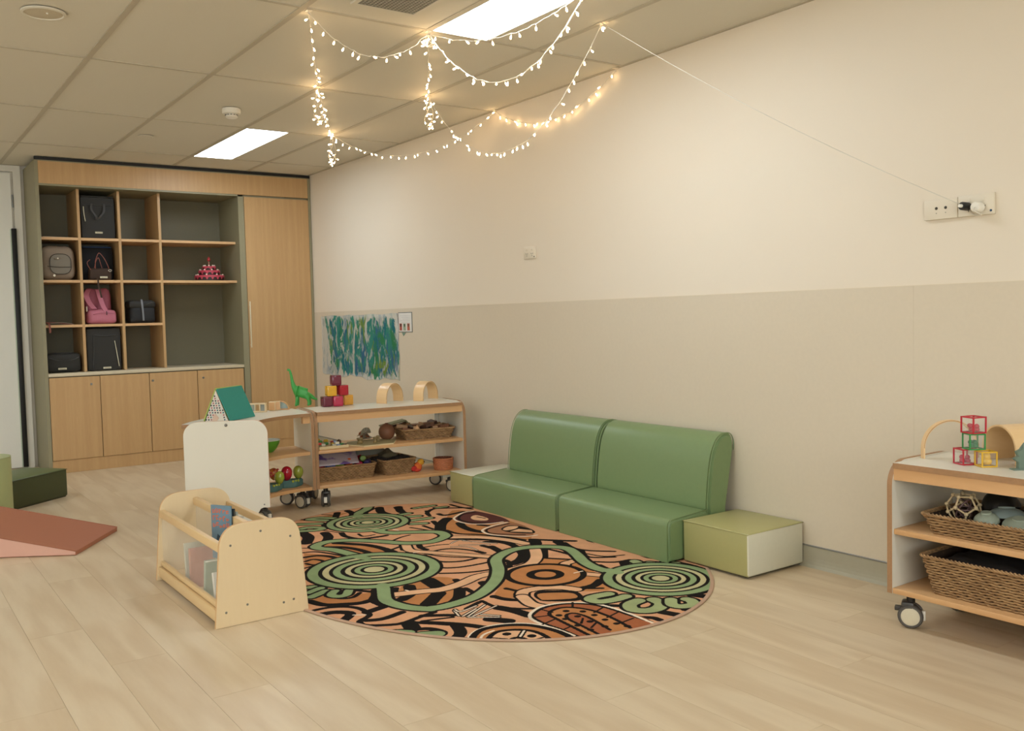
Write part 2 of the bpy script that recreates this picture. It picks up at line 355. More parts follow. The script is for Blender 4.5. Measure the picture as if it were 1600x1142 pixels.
# ---------------------------------------------------------------- bags
def soft(w, d, h, bev, n=.004, seed=0, taper=1.0, cuts=5):
    """a rounded, slightly lumpy box standing on z=0, centred in x and y"""
    bm = NB(); bx(bm, -w/2, w/2, -d/2, d/2, 0, h); bmesh.ops.subdivide_edges(bm, edges=bm.edges[:], cuts=cuts, use_grid_fill=True)
    rs = np.random.RandomState(seed); ph = rs.rand(6)*6
    for v in bm.verts:
        x, y, z = v.co
        q = [max(-(a/2-bev), min(a/2-bev, c)) for a, c in ((w, x), (d, y))]; zz = max(bev, min(h-bev, z))
        dv = Vector((x-q[0], y-q[1], z-zz))
        if dv.length > 1e-6: dv = dv.normalized()*bev
        co = Vector((q[0], q[1], zz))+dv; k = 1+(taper-1)*co.z/h; co.x *= k; co.y *= k
        s = sin(co.x*70+ph[0]+co.z*40)*sin(co.z*60+ph[1])*n; co.y += s; co.x += s*.6; co.z += n*.7*sin(co.x*50+ph[2]) if z > .01 else 0
        v.co = co
    bmesh.ops.recalc_face_normals(bm, faces=bm.faces[:]); return bm
MNV = mat('charcoal nylon', '282622', .7, .15, 300, .2, 600); MNVL = mat('charcoal strap', '413F3E', .6, .1, 200)
MTAG = mat('cream woven tag', 'D8D0B4', .6, .2, 500); MTAGT = mat('tag print', '8A7E66', .6)
MTPE = mat('taupe fabric', '8F7E6C', .8, .08, 200, .2, 500); MTPE2 = mat('taupe grey pocket', '7F776A', .8, .08, 200); MZIP = mat('dark zip', '2E2823', .6)
MPK = mat('dusty pink fabric', 'BE7080', .7, .08, 150, .2, 500); MPK2 = mat('deep pink fabric', 'AA5D6D', .7, .08, 150)
MBRN = mat('dark brown suede', '3C2A1E', .8, .1, 200); MSTR = mat('red-brown leather', '8A4A3A', .5, .1, 100)
MBLU = mat('deep blue lining', '16365E', .7); MCHR = mat('bright metal', 'D8D4CC', .25, 0, metal=.8)
def tagpatch(p, x, y, z, w=.055, h=.014):
    o = box('name_tag', MTAG, p, x-w/2, x+w/2, y-.003, y, z-h/2, z+h/2, .001)
    bm = NB()
    for k in range(5): a = x-w/2+.012+k*.0085; bx(bm, a, a+.005, y-.0036, y-.0029, z-.0025, z+.0025)
    obj('print', bm, MTAGT, o)
def piping(p, pts, r=.0025, m=None, name='piping'):
    bm = NB(); tube(bm, catmull(pts, 5), r, 6); return obj(name, bm, m or MNVL, p, True)
def strap(p, pts, w, th, m, name='strap', side=(1,0,0)):
    P = catmull(pts, 6); bm = NB(); s = Vector(side); rows_ = []
    for i, q in enumerate(P):
        q = Vector(q); t_ = (Vector(P[min(i+1, len(P)-1)])-Vector(P[max(i-1, 0)])).normalized(); nn = t_.cross(s).normalized()*th/2
        rows_.append([bm.verts.new(q+a*s*w/2+b*nn) for a, b in ((-1,-1),(1,-1),(1,1),(-1,1))])
    for A, B in zip(rows_, rows_[1:]):
        for k in range(4): bm.faces.new((A[k], A[(k+1) % 4], B[(k+1) % 4], B[k]))
    bm.faces.new(rows_[0][::-1]); bm.faces.new(rows_[-1]); bmesh.ops.recalc_face_normals(bm, faces=bm.faces[:]); return obj(name, bm, m, p, 'a')
R1, R2, R3, R4 = 1.8105, 1.4825, 1.1365, .7665
BY = 1.80
# top row, second cubby
t = thing('tote_bag', 'charcoal tote bag with short loop handles and cream tag, in the top row', 'bag', (-1.735, 1.935, R1))
obj('body', soft(.255, .24, .325, .018, .003, 1), MNV, t, 'a'); f = -.122
tagpatch(t, .0, f-.001, .045); strap(t, [(-.045, f-.004, .27), (-.05, f-.02, .22), (-.02, f-.025, .17), (-.012, f-.012, .145)], .016, .004, MNVL)
strap(t, [(.045, f-.004, .27), (.04, f-.02, .21), (.012, f-.025, .17), (-.005, f-.014, .15)], .016, .004, MNVL)
piping(t, [(-.105, f-.001, .245), (-.103, f-.002, .19), (-.095, f-.001, .13)], .003, MTAG); piping(t, [(-.11, f, .262), (0, f-.002, .258), (.11, f, .262)], .003)
box('flap', MNV, t, -.118, .118, -.12, .118, .322, .331, .003)
# second row, first cubby
t = thing('backpack', 'taupe backpack with rounded top and white button, left end of second row', 'backpack', (-2.035, 1.90, R2))
b_ = soft(.255, .17, .265, .065, .002, 2, .96, 7); obj('body', b_, MTPE, t, 'a'); f = -.086
bm = NB(); ol = rrect(.15, .155, .055, 6, 'all'); prism(bm, [(a-.075+.012, b+.045) for a, b in ol], (0,-1,0), .012, (0, f+.006, 0), u=(1,0,0), v=(0,0,1), bev=.004); obj('front_pocket', bm, MTPE2, t, 'a')
bm = NB(); tube(bm, [(a-.075+.012, f-.007, b+.045) for a, b in ol], .0022, 5, True); obj('zip', bm, MZIP, t, True)
piping(t, [(-.08, f-.008, .105), (0, f-.010, .098), (.085, f-.008, .10)], .0022, MZIP, 'zip')
for x, z, r in ((-.035, .035, .009), (-.005, .165, .006)):
    bm = NB(); lathe(bm, [(0,-.004),(r,-.003),(r,0)], 16, 'y', (x, f-.008, z)); obj('button', bm, MWHT, t, 'a')
piping(t, [(-.03, f-.009, .165), (-.005, f-.012, .158), (.02, f-.009, .17)], .003, MTPE); piping(t, [(-.03, .0, .24), (0, 0, .265), (.03, 0, .24)], .005, MTPE, 'loop')
# second row, second cubby: dark bag behind and the brown handbag
t = thing('dark_bag', 'black bag with a blue lining behind the brown handbag', 'bag', (-1.735, 2.02, R2))
obj('body', soft(.25, .2, .27, .03, .004, 3), mat('black fabric', '0C0C10', .8), t, 'a'); box('lining', MBLU, t, -.10, .11, -.095, .09, .262, .274, .004)
t = thing('handbag', 'dark brown handbag with tall red-brown handles and cream tag', 'handbag', (-1.735, 1.855, R2))
obj('body', soft(.165, .085, .095, .02, .002, 4, .97), MBRN, t, 'a'); f = -.044
tagpatch(t, .02, f-.001, .022); strap(t, [(-.035, f+.01, .09), (-.036, f, .15), (-.015, f, .205), (.0, f, .21), (.03, f, .17), (.052, f, .12), (.062, f+.005, .09)], .006, .004, MSTR, side=(0,1,0), name='handle')
strap(t, [(.025, .02, .09), (.015, .02, .13), (0, .02, .18), (-.02, .02, .15), (-.035, .02, .09)], .006, .004, MSTR, side=(0,1,0), name='handle')
strap(t, [(-.07, f+.01, .08), (-.092, f, .115), (-.095, f, .14), (-.075, f, .16)], .007, .004, MSTR, side=(0,1,0), name='shoulder_strap')
strap(t, [(-.075, f+.01, .02), (-.06, f-.02, .008), (-.032, -.078, .004), (-.03, -.084, -.04), (-.02, -.086, -.09), (-.012, -.086, -.14)], .012, .003, MBRN, name='shoulder_strap')
bm = NB(); tube(bm, [(.068+.012*cos(a), f-.004, .075+.008*sin(a)) for a in np.linspace(0, 6, 12)], .003, 5); obj('buckle', bm, MCHR, t, True)
# third row
t = thing('pink_backpack', 'dusty pink backpack slumped with its straps up', 'backpack', (-1.735, 1.90, R3))
obj('pocket', soft(.225, .16, .115, .035, .004, 5, .93), MPK, t, 'a')
o = obj('body', soft(.20, .09, .285, .035, .006, 6, .98), MPK2, t, 'a'); o.location = (-.005, .075, .0)
strap(t, [(-.075, .02, .275), (-.10, -.01, .23), (-.085, -.03, .17), (-.055, -.055, .12)], .04, .009, MPK); strap(t, [(-.01, .015, .275), (0, -.01, .21), (.015, -.04, .14), (.03, -.07, .095)], .036, .009, MPK)
piping(t, [(-.07, -.083, .075), (0, -.086, .088), (.09, -.08, .08)], .0022, MPK2, 'zip'); piping(t, [(.03, -.084, .10), (.03, -.088, .07)], .003, MZIP, 'zip_pull')
box('white_label', MWHT, t, -.112, -.106, -.06, -.03, .10, .14)
t = thing('lunch_bag', 'black lunch bag with a pale grey vertical strap', 'bag', (-1.43, 1.90, R3))
obj('body', soft(.205, .16, .14, .03, .004, 7, .97), mat('black nylon', '1A1A1C', .7, .2, 100), t, 'a'); obj('lid', soft(.212, .168, .07, .03, .003, 8), MNV, t, 'a').location = (0, 0, .115)
strap(t, [(-.005, -.07, .19), (-.005, -.088, .16), (0, -.088, .08), (.002, -.086, .02)], .014, .004, mat('grey webbing', '77787C', .6)); strap(t, [(.03, -.086, .15), (.07, -.088, .165), (.1, -.07, .16)], .01, .004, MNVL)
t = thing('sandals', 'flat brown leather strap left lying in the empty left cubby', 'strap', (-2.03, 1.865, R3))
strap(t, [(-.11, .0, .02), (-.06, 0, .02), (0, .01, .012), (.05, .01, .004), (.09, .01, .0035)], .035, .005, MSTR, side=(0,1,0)); strap(t, [(-.115, -.03, .016), (-.10, -.07, .012), (-.095, -.083, -.004), (-.092, -.084, -.06)], .014, .003, MSTR)
strap(t, [(-.08, -.03, .012), (0, -.035, .018), (.08, -.03, .004)], .02, .004, MTPE, side=(0,1,0)); t.name = 'leather_strap'
# bottom row
t = thing('squat_bag', 'squat charcoal lunch bag with a cream tag, bottom left cubby', 'bag', (-2.03, 1.90, R4))
obj('body', soft(.25, .17, .15, .03, .003, 9, .98), MNV, t, 'a'); f = -.087; tagpatch(t, -.015, f, .03, .06)
strap(t, [(-.10, f+.005, .115), (-.06, f-.006, .10), (0, f-.008, .092), (.07, f-.006, .10), (.105, f+.005, .118)], .012, .004, MNVL); strap(t, [(-.09, -.03, .12), (-.05, -.035, .15), (.05, -.035, .15), (.09, -.03, .12)], .012, .004, MNVL, side=(0,1,0), name='handle')
t = thing('cooler_bag', 'tall charcoal cooler bag with white side piping, bottom row', 'bag', (-1.735, 1.925, R4))
obj('body', soft(.258, .22, .338, .018, .003, 10), MNV, t, 'a'); f = -.112; tagpatch(t, .015, f, .022, .06)
piping(t, [(.078, f-.003, .235), (.092, f-.003, .13), (.105, f-.003, .03)], .0028, MTAG); piping(t, [(-.075, f-.002, .285), (0, f-.004, .275), (.09, f-.002, .28)], .003); piping(t, [(-.075, f-.002, .285), (-.08, f-.003, .15), (-.09, f-.002, .02)], .003)
# top left paper, toy cake
bm = NB(); bx(bm, -.11, .11, -.05, .05, 0, .003); o = tag(obj('paper_sheet', bm, mat('pink paper', 'CDB8A4', .8), None, loc=(-2.03, 1.86, R1), rz=.1), 'thin sheet of paper lying in the top left cubby', 'paper')
t = thing('toy_cake', 'three-tier chocolate toy cake dripping with pink icing', 'toy cake', (-.845, 1.93, R2))
MCHO = mat('chocolate', '2C1A16', .5); MICE = mat('pink icing', 'B8404E', .5, .2, 80); MCRM = mat('cream dot', 'F0DCC8', .5)
for r, z0, h in ((.118, 0, .045), (.085, .045, .042), (.052, .087, .036)):
    bm = NB(); lathe(bm, [(0, z0), (r, z0), (r, z0+h), (0, z0+h)], 28); tr = obj('tier', bm, MCHO, t, 'a')
    bm = NB(); n = int(r*130)*2+4; N = n*6; top = []; bot = []
    for k in range(N):
        a = 2*pi*k/N; dr_ = h*(.35+.45*max(0, sin(a*n/2+r*40))); top.append((cos(a)*(r+.004), sin(a)*(r+.004), z0+h+.002)); bot.append((cos(a)*(r+.0045), sin(a)*(r+.0045), z0+h-dr_))
    tv = [bm.verts.new(p) for p in top]; bv = [bm.verts.new(p) for p in bot]; iv = [bm.verts.new((p[0]*.5, p[1]*.5, z0+h+.003)) for p in top]
    for k in range(N): k2 = (k+1) % N; bm.faces.new((bv[k], bv[k2], tv[k2], tv[k])); bm.faces.new((tv[k], tv[k2], iv[k2], iv[k]))
    obj('icing', bm, MICE, tr, True)
    bm = NB()
    for k in range(8): a = k*pi/4+r*9; ball(bm, (cos(a)*(r-.008), sin(a)*(r-.008), z0+h+.006), .0075, seg=8)
    obj('cream_dots', bm, MCRM, tr, True)['kind'] = 'stuff'
bm = NB(); lathe(bm, [(0,.124),(.006,.124),(.006,.165),(0,.165)], 10); obj('candle', bm, mat('candle', 'B07A66', .5), t, 'a')
bm = NB(); lathe(bm, [(0,.165),(.013,.173),(.014,.185),(.006,.202),(0,.21)], 14); obj('flame', bm, mat('toy flame', 'A82C30', .4), t, True)
# ---------------------------------------------------------------- wheeled shelf units
def caster(parent, x, y, rz, h=.12):
    c = bpy.data.objects.new('caster', None); C.objects.link(c); c.parent = parent; c.location = (x, y, 0); c.rotation_euler = (0, 0, rz)
    for s in (-1, 1):
        bm = NB(); lathe(bm, [(.026, s*.010), (.037, s*.010), (.041, s*.013), (.042, s*.018), (.041, s*.023), (.037, s*.027), (.031, s*.027)], 28, 'x', (0, 0, .042)); obj('tyre', bm, MTYRE, c, 'a')
        bm = NB(); lathe(bm, [(0, s*.0265), (.028, s*.0265), (.032, s*.025)], 28, 'x', (0, 0, .042)); obj('hub', bm, MHUB, c, 'a')
    bm = NB(); lathe(bm, [(0, -.0095), (.036, -.0095), (.036, .0095), (0, .0095)], 24, 'x', (0, 0, .044)); bx(bm, -.026, .026, -.012, .03, .062, .092, .008)
    bx(bm, -.012, .012, .026, .052, .055, .07, .003); obj('fork', bm, MFORK, c, 'a')
    box('brake_pedal', MWHTB, c, -.0095, .0095, -.047, -.034, .028, .062, .002)
    bm = NB(); lathe(bm, [(0, .088), (.014, .088), (.014, h-.006), (.03, h-.006), (.03, h-.0005), (0, h-.0005)], 20); obj('stem', bm, MBLK, c, 'a')
    return c
def shelf_panel(parent, x, D, z0=.12, z1=.582, r=.085, t_=.019, name='side_panel'):
    bm = NB(); ol = [(a, b+z0) for a, b in rrect(D, z1-z0, r, 8, 'top')]
    prism(bm, ol, (1,0,0), t_, (x, 0, 0), 0, 1, u=(0,1,0), v=(0,0,1)); return obj(name, bm, [MPLYW, MPLYE], parent, 'a')
def shelf_unit(t, Wd, D, casters):
    shelf_panel(t, 0, D); shelf_panel(t, Wd-.019, D)
    a, b = .0195, Wd-.0195
    bm = NB(); prism(bm, [(a, .004), (b, .004), (b, D-.05), (a, D-.05)], (0,0,1), .020, (0,0,.557), 0, 1, u=(1,0,0), v=(0,1,0)); obj('top_board', bm, [MPLYW, MPLYE], t)
    box('apron', MBEECH, t, a, b, .010, .028, .517, .5565)
    for z, y0 in ((.1205, .001), (.327, .010)): box('shelf', MBEECH, t, a, b, y0, D-.03, z, z+.019, .0015)
    for s in (a, b-.028): 
        for q in ((.1405, .3265), (.3465, .5565)): box('back_stile', MPLYW, t, s, s+.028, D-.032, D-.014, q[0], q[1])
    for x, y, rz in casters: caster(t, x, y, rz)
A = thing('shelf_trolley', 'long low white and beech shelf trolley with toys, against the wall left of the sofa', 'shelf unit', (-1.155, -.93, 0), math.atan2(-.1237, .9923))
AW, AD = .985, .42
shelf_unit(A, AW, AD, [(.075, .075, -.35), (AW-.07, .07, .5), (.07, AD-.07, 2.5), (AW-.07, AD-.07, 1)])
D_ = thing('shelf_trolley', 'white and beech shelf trolley with two big baskets at right edge', 'shelf unit', (-.435, -4.18, 0), -pi/2)
shelf_unit(D_, .96, .42, [(.055, .055, 2.05), (.9, .055, .4), (.06, .36, 1.2), (.9, .36, 1)])
# curved corner trolley
Bc = Vector((-1.230, -1.356, 0)); a0, a1 = radians(83.6), radians(151.5); ri, ro = .425, .80
B_ = thing('corner_trolley', 'curved corner shelf trolley whose blank white end panel faces the bookcase', 'shelf unit', Bc)
def ring(name, z0, z1, ri, ro, mats, par, b0=a0, b1=a1, n=24):
    bm = NB(); ol = [(cos(b0+(b1-b0)*k/n)*ri, sin(b0+(b1-b0)*k/n)*ri) for k in range(n+1)]+[(cos(b1+(b0-b1)*k/n)*ro, sin(b1+(b0-b1)*k/n)*ro) for k in range(n+1)]
    prism(bm, ol, (0,0,1), z1-z0, (0,0,z0), 0, 1, u=(1,0,0), v=(0,1,0)); return obj(name, bm, mats, par, 'a')
ring('top_board', .557, .577, ri-.01, ro, [MPLYW, MPLYE], B_); ring('shelf', .327, .346, ri+.02, ro-.03, [MBEECH, MBEECH], B_); ring('shelf', .1205, .14, ri, ro-.03, [MBEECH, MBEECH], B_)
ring('apron', .517, .5565, ri+.005, ri+.03, [MBEECH, MBEECH], B_, a0, a0+.1, 4); ring('apron', .517, .5565, ri+.005, ri+.03, [MBEECH, MBEECH], B_, a1-.1, a1, 4)
v = Vector((cos(a0), sin(a0), 0)); w = Vector((sin(a0), -cos(a0), 0))
bm = NB(); ol = [(a+.415, b+.12) for a, b in rrect(.375, .462, .085, 8, 'top')]; prism(bm, ol, w, .019, w*.001, 0, 1, u=v, v=(0,0,1)); obj('side_panel', bm, [MPLYW, MPLYE], B_, 'a')
PL = Vector((-1.546, -1.216, 0))-Bc; pd = Vector((-.885, .466, 0)); pn = Vector((.466, .885, 0))
pw_ = .437
ol = [(0, .118)]+[(pw_*.0+.035, .118), (.05, .112), (.075, .07), (.09, .052), (.115, .045), (.33, .045), (.355, .06), (.375, .10), (.39, .118), (pw_, .118)]+[(a, b+.118) for a, b in rrect(pw_, .476, .075, 8, 'top')[2:]]
bm = NB(); prism(bm, ol, -pn, .018, PL, 0, 1, u=pd, v=(0,0,1)); ep = obj('end_panel', bm, [MPLYW, mat('pale pink edge', 'D8A88C', .5)], B_, 'a')
def onp(s, z, e=-.0185): return PL+pd*s-pn*(-e if e > 0 else -e)+Vector((0,0,z))
for s, z, r in ((.215, .572, .0085), (.03, .135, .004)):
    bm = NB(); c = PL+pd*s-pn*.0185+Vector((0,0,z)); ball(bm, c, r, seg=12); obj('screw', bm, MSTL, ep, True)
bm = NB(); q = [PL+pd*s-pn*.0186+Vector((0,0,z)) for s, z in ((.14,.066),(.21,.066),(.21,.078),(.14,.078))]; k_ = [bm.verts.new(x) for x in q]+[bm.verts.new(x-pn*.001) for x in q]
for f in ((0,1,2,3),(7,6,5,4),(0,4,5,1),(1,5,6,2),(2,6,7,3),(3,7,4,0)): bm.faces.new([k_[i] for i in f])
bmesh.ops.recalc_face_normals(bm, faces=bm.faces[:]); obj('sticker', bm, mat('grey sticker', 'B4B0A4', .5), ep)
def wc(x, y, rz): caster(B_, x-Bc.x, y-Bc.y, rz)
wc(-1.20, -.82, .5); wc(-1.545, -1.105, .5); wc(-1.23, -.65, 1); wc(-1.86, -.96, .3)
# ---------------------------------------------------------------- sofa and end blocks
def sofa(lab, y0, y1):
    t = thing('sofa_module', lab, 'sofa', (-.45, y0, .0065)); w = y1-y0
    bm = NB(); prof = [(0, 0), (0, .158), (.006, .178), (.02, .188), (.04, .191), (.235, .204), (.25, .201), (.258, .190), (.2585, 0)]
    prism(bm, prof, (0,1,0), w, (0,0,0), u=(1,0,0), v=(0,0,1)); es = [e for e in bm.edges if all(abs(v_.co.y) < 1e-6 or abs(v_.co.y-w) < 1e-6 for v_ in e.verts) and abs(e.verts[0].co.y-e.verts[1].co.y) < 1e-6]
    bmesh.ops.bevel(bm, geom=es, offset=.012, segments=3, affect='EDGES'); st = obj('seat', bm, MGRN, t, 'a')
    bm = NB(); pf = [np.array((.2595, .0))]+catmull([(.2595, .190), (.256, .215), (.262, .29), (.278, .40), (.297, .468), (.33, .52), (.375, .544), (.418, .538), (.438, .50), (.434, .44)], 5)+[np.array(p) for p in ((.41, .32), (.387, .205), (.387, .0))]
    prism(bm, [tuple(p) for p in pf], (0,1,0), w-.006, (0,.003,0), u=(1,0,0), v=(0,0,1))
    es = [e for e in bm.edges if abs(e.verts[0].co.y-e.verts[1].co.y) < 1e-6]; bmesh.ops.bevel(bm, geom=es, offset=.016, segments=4, affect='EDGES'); bk = obj('backrest', bm, MGRN, t, 'a')
    for yy in (.006, w-.006):
        bm = NB(); tube(bm, [(x-.0005, yy, z) for x, z in ((.001, .02), (.001, .158), (.008, .178), (.022, .1885), (.04, .1915), (.25, .205))], .0022, 5); obj('piping', bm, MGRN, st, True)
        bm = NB(); tube(bm, [(p[0]-.0005, yy+.002*(1 if yy < .1 else -1), p[1]) for p in pf[2:-5]], .0022, 5); obj('piping', bm, MGRN, bk, True)
    box('base', MBLK, t, .012, .38, .012, w-.012, -.0003, .004)
    return t
sofa('green vinyl sofa module nearer the wheeled toy shelves', -2.328, -1.53); sofa('green vinyl sofa module beside the lime and cream block', -3.13, -2.334)
def block(name, lab, loc, sx, sy, h, mats, rz=0, bev=.008, cat='foam block'):
    t = thing(name, lab, cat, loc, rz)
    bm = NB(); bx(bm, 0, sx, 0, sy, .004, h, bev, 3)
    bm.normal_update()
    for f in bm.faces:
        n_ = f.normal; f.material_index = 0 if n_.z > .7 else (1 if abs(n_.x) > abs(n_.y) else 2)
    obj('cushion', bm, mats, t, 'a')
    bm = NB(); e = .002
    for q in (((0,0),(sx,0)),((0,0),(0,sy)),((sx,0),(sx,sy)),((0,sy),(sx,sy))): tube(bm, [(q[0][0]*(1) , q[0][1], h-bev*.45), (q[1][0], q[1][1], h-bev*.45)], .0018, 5)
    obj('piping', bm, mats[1], t, True)
    box('base', mat('base dark', '55503A', .7), t, .01, sx-.01, .01, sy-.01, .0, .004)
    return t
block('foam_block', 'low square foam block, lime green with a cream side, right of the sofa', (-.372, -3.507, .0065), .362, .366, .186, [MGRN2, MGRN2, MGRN3])
block('foam_block', 'low foam block with cream top and lime green front, left of the sofa', (-.447, -1.524, .0065), .40, .243, .186, [MGRN3, MGRN2, MGRN2])
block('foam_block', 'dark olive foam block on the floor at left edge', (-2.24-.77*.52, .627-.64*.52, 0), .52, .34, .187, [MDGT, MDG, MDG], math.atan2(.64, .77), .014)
t = thing('foam_cylinder', 'tall pale sage foam drum cut by the left edge of the photo', 'foam block', (-2.80, .06, 0))
bm = NB(); lathe(bm, [(0,.004),(.165,.004),(.17,.01),(.17,.368),(.165,.376),(0,.378)], 48); obj('body', bm, MPG, t, 'a'); bm = NB(); tube(bm, [(.168*cos(a), .168*sin(a), .375) for a in np.linspace(0, 2*pi, 49)[:-1]], .0025, 5, True); obj('piping', bm, MPG, t, True)
bm = NB(); lathe(bm, [(0,0),(.15,0),(.15,.004),(0,.004)], 32); obj('base', bm, MATS['base dark'], t)
t = thing('foam_ramp', 'terracotta foam wedge ramp with a pale pink side, on the floor at left', 'foam ramp', (-2.509, -1.146, 0), math.atan2(.545, -.835))
bm = NB(); prism(bm, [(0, .002), (.95, .002), (.95, .215), (.9, .215), (.0, .022)], (0,-1,0), .52, (0,0,0), 1, 0, u=(1,0,0), v=(0,0,1), bev=.003); obj('wedge', bm, [MTER, MPNK], t, 'a')
bm = NB(); tube(bm, [(0, 0, .022), (.9, 0, .215)], .0025, 5); tube(bm, [(0, -.52, .022), (.9, -.52, .215)], .0025, 5); obj('piping', bm, MTER, t, True)
# ---------------------------------------------------------------- book browser box
bb = thing('book_browser', 'low birch book browser box with clear acrylic sides', 'bookcase', (-2.134, -2.69, 0))
def bpanel(y, nm='end_panel'):
    pts = [(-.18, 0), (.18, 0)]+[(.152+dx, .375+dz) for dx, dz in []]
    def rc(px, pz, a_, b_, n=8): return [(px+a_[0]*(1-sin(t_))+b_[0]*(1-cos(t_)) , pz+a_[1]*(1-sin(t_))+b_[1]*(1-cos(t_))) for t_ in np.linspace(0, pi/2, n+1)]
    out = [(-.18, .0005), (.18, .0005)]
    c1, c2 = (.150, .377), (-.150, .377)
    q = .085
    out += [tuple(p) for p in catmull([(.1565, .29), (.150, .325), (.130, .355), (.10, .372), (.066, .377)], 4)]
    out += [tuple(p) for p in catmull([(-.066, .377), (-.10, .372), (-.130, .355), (-.150, .325), (-.1565, .29)], 4)]
    bm = NB(); prism(bm, out, (0,1,0), .018, (0, y, 0), 0, 1, u=(1,0,0), v=(0,0,1), bev=.002); return obj(nm, bm, [MBIRCH, mat('birch edge', 'D2A774', .5)], bb, 'a')
p1 = bpanel(0); p2 = bpanel(.812)
def rail(x, z, w=.022, h=.032): return box('rail', MBIRCHY, bb, x-w/2, x+w/2, .0185, .8115, z-h/2, z+h/2, .002)
rail(-.146, .293); rail(.146, .293); rail(0, .330); 
box('bottom_board', MBIRCHY, bb, -.150, .150, .0185, .8115, .022, .034); rail(-.163, .040, .016, .044); rail(.163, .040, .016, .044); rail(-.152, .075, .016, .02); rail(.152, .075, .016, .02)
MAC = bpy.data.materials.new('clear acrylic'); MAC.use_nodes = True; b = MAC.node_tree.nodes['Principled BSDF']; b.inputs['Base Color'].default_value = (.93,.93,.88,1); b.inputs['Roughness'].default_value = .05; b.inputs['Alpha'].default_value = .10
for x in (-.1485, 0, .1485): box('acrylic_pane', MAC, bb, x-.0015, x+.0015, .0186, .8114, .086 if x else .035, .276 if x else .313)
for px, pz in ((0, .337), (.115, .30), (-.115, .30), (-.14, .055), (.08, .05), (.12, .055), (-.06, .07)):
    bm = NB(); lathe(bm, [(0,-.0008),(.0045,-.0008),(.0045,0)], 12, 'y', (px, 0, pz)); obj('screw', bm, MSTL, p1)
def book(lab, x, y, z, w, h, th, rx, ry, rz, cov, pic=None, g=None):
    t = thing('picture_book', lab, 'book', (x, y, z), rz, g); t.rotation_euler = (rx, ry, rz)
    bm = NB(); bx(bm, 0, w, 0, .0015, 0, h); bx(bm, 0, w, th-.0015, th, 0, h); bx(bm, 0, .0015, .0015, th-.0015, 0, h); cv_ = obj('cover', bm, cov, t)
    box('pages', mat('book pages', 'E4DCC8', .8), t, .002, w-.003, .0018, th-.0018, .003, h-.003)
    return t
MBKB = mat('blue book cover', '6A8696', .4, .35, 14); MORG = mat('orange print', 'D07050', .5)
t = book('blue picture book with orange lettering blocks, standing up out of the browser box', -2.205, -2.33, .175, .10, .215, .006, .0, .0, -1.02, MBKB)
cvv = [c for c in t.children if c.name.startswith('cover')][0]
bm = NB(); rr = random.Random(3)
for r_w in range(3):
    for c_ in range(5):
        x = .008+c_*.017; z = .128+r_w*.027+rr.uniform(-.004,.004); h_ = rr.uniform(.012,.021); k_ = rr.choice((0,1,2)); bx(bm, x, x+.004, -.0012, -.0002, z, z+h_)
        if k_ != 1: bx(bm, x+.004, x+.012, -.0012, -.0002, z+h_-.005, z+h_)
        if k_ != 0: bx(bm, x+.004, x+.012, -.0012, -.0002, z+.002, z+.006)
        if k_ == 1: bx(bm, x+.009, x+.013, -.0012, -.0002, z+.006, z+h_-.002)
obj('cover_print', bm, MORG, cvv)
bm = NB(); prism(bm, [(.01,.03),(.05,.02),(.09,.04),(.085,.09),(.06,.075),(.03,.10)], (0,-1,0), .001, (0,-.0002,0), u=(1,0,0), v=(0,0,1)); obj('cover_picture', bm, mat('slate print', '2F4452', .5), cvv)
book('dark spined picture book directly behind the blue one', -2.191, -2.322, .17, .10, .205, .008, 0, 0, -1.02, mat('navy cover', '1E2A34', .4))
book('pale spined picture book at the back of the standing three', -2.176, -2.313, .16, .10, .20, .006, 0, 0, -1.02, mat('grey cover', 'B8C0B8', .4))
for k, (yy, c_, lab, hh, an) in enumerate(((-2.16, 'C8C4AC', 'pale board book behind the acrylic at far left of the browser box', .17, -.1), (-2.22, 'C8907A', 'board book with a salmon spine behind the acrylic', .16, -.05), (-2.40, 'A8B49C', 'grey green board book leaning behind the acrylic', .15, .15),
      (-2.54, 'E2DED0', 'white board book behind the acrylic at the near end', .13, -.2), (-2.61, 'D8D4C8', 'cream board book leaning on the near end panel', .135, .14))):
    book(lab, -2.262, yy, .036, .10, hh, .022, an, 0, 0, mat('cover %d' % k, c_, .5, .2, 30))
book('purple picture book at the far side of the browser box', -2.115, -2.2, .036, .11, .2, .01, .1, 0, .3, mat('cover p', '5A4A5A', .5, .3, 30)); book('olive picture book at the far side of the browser box', -2.115, -2.45, .036, .11, .19, .01, -.1, 0, .2, mat('cover q', '6E7448', .5, .3, 30))
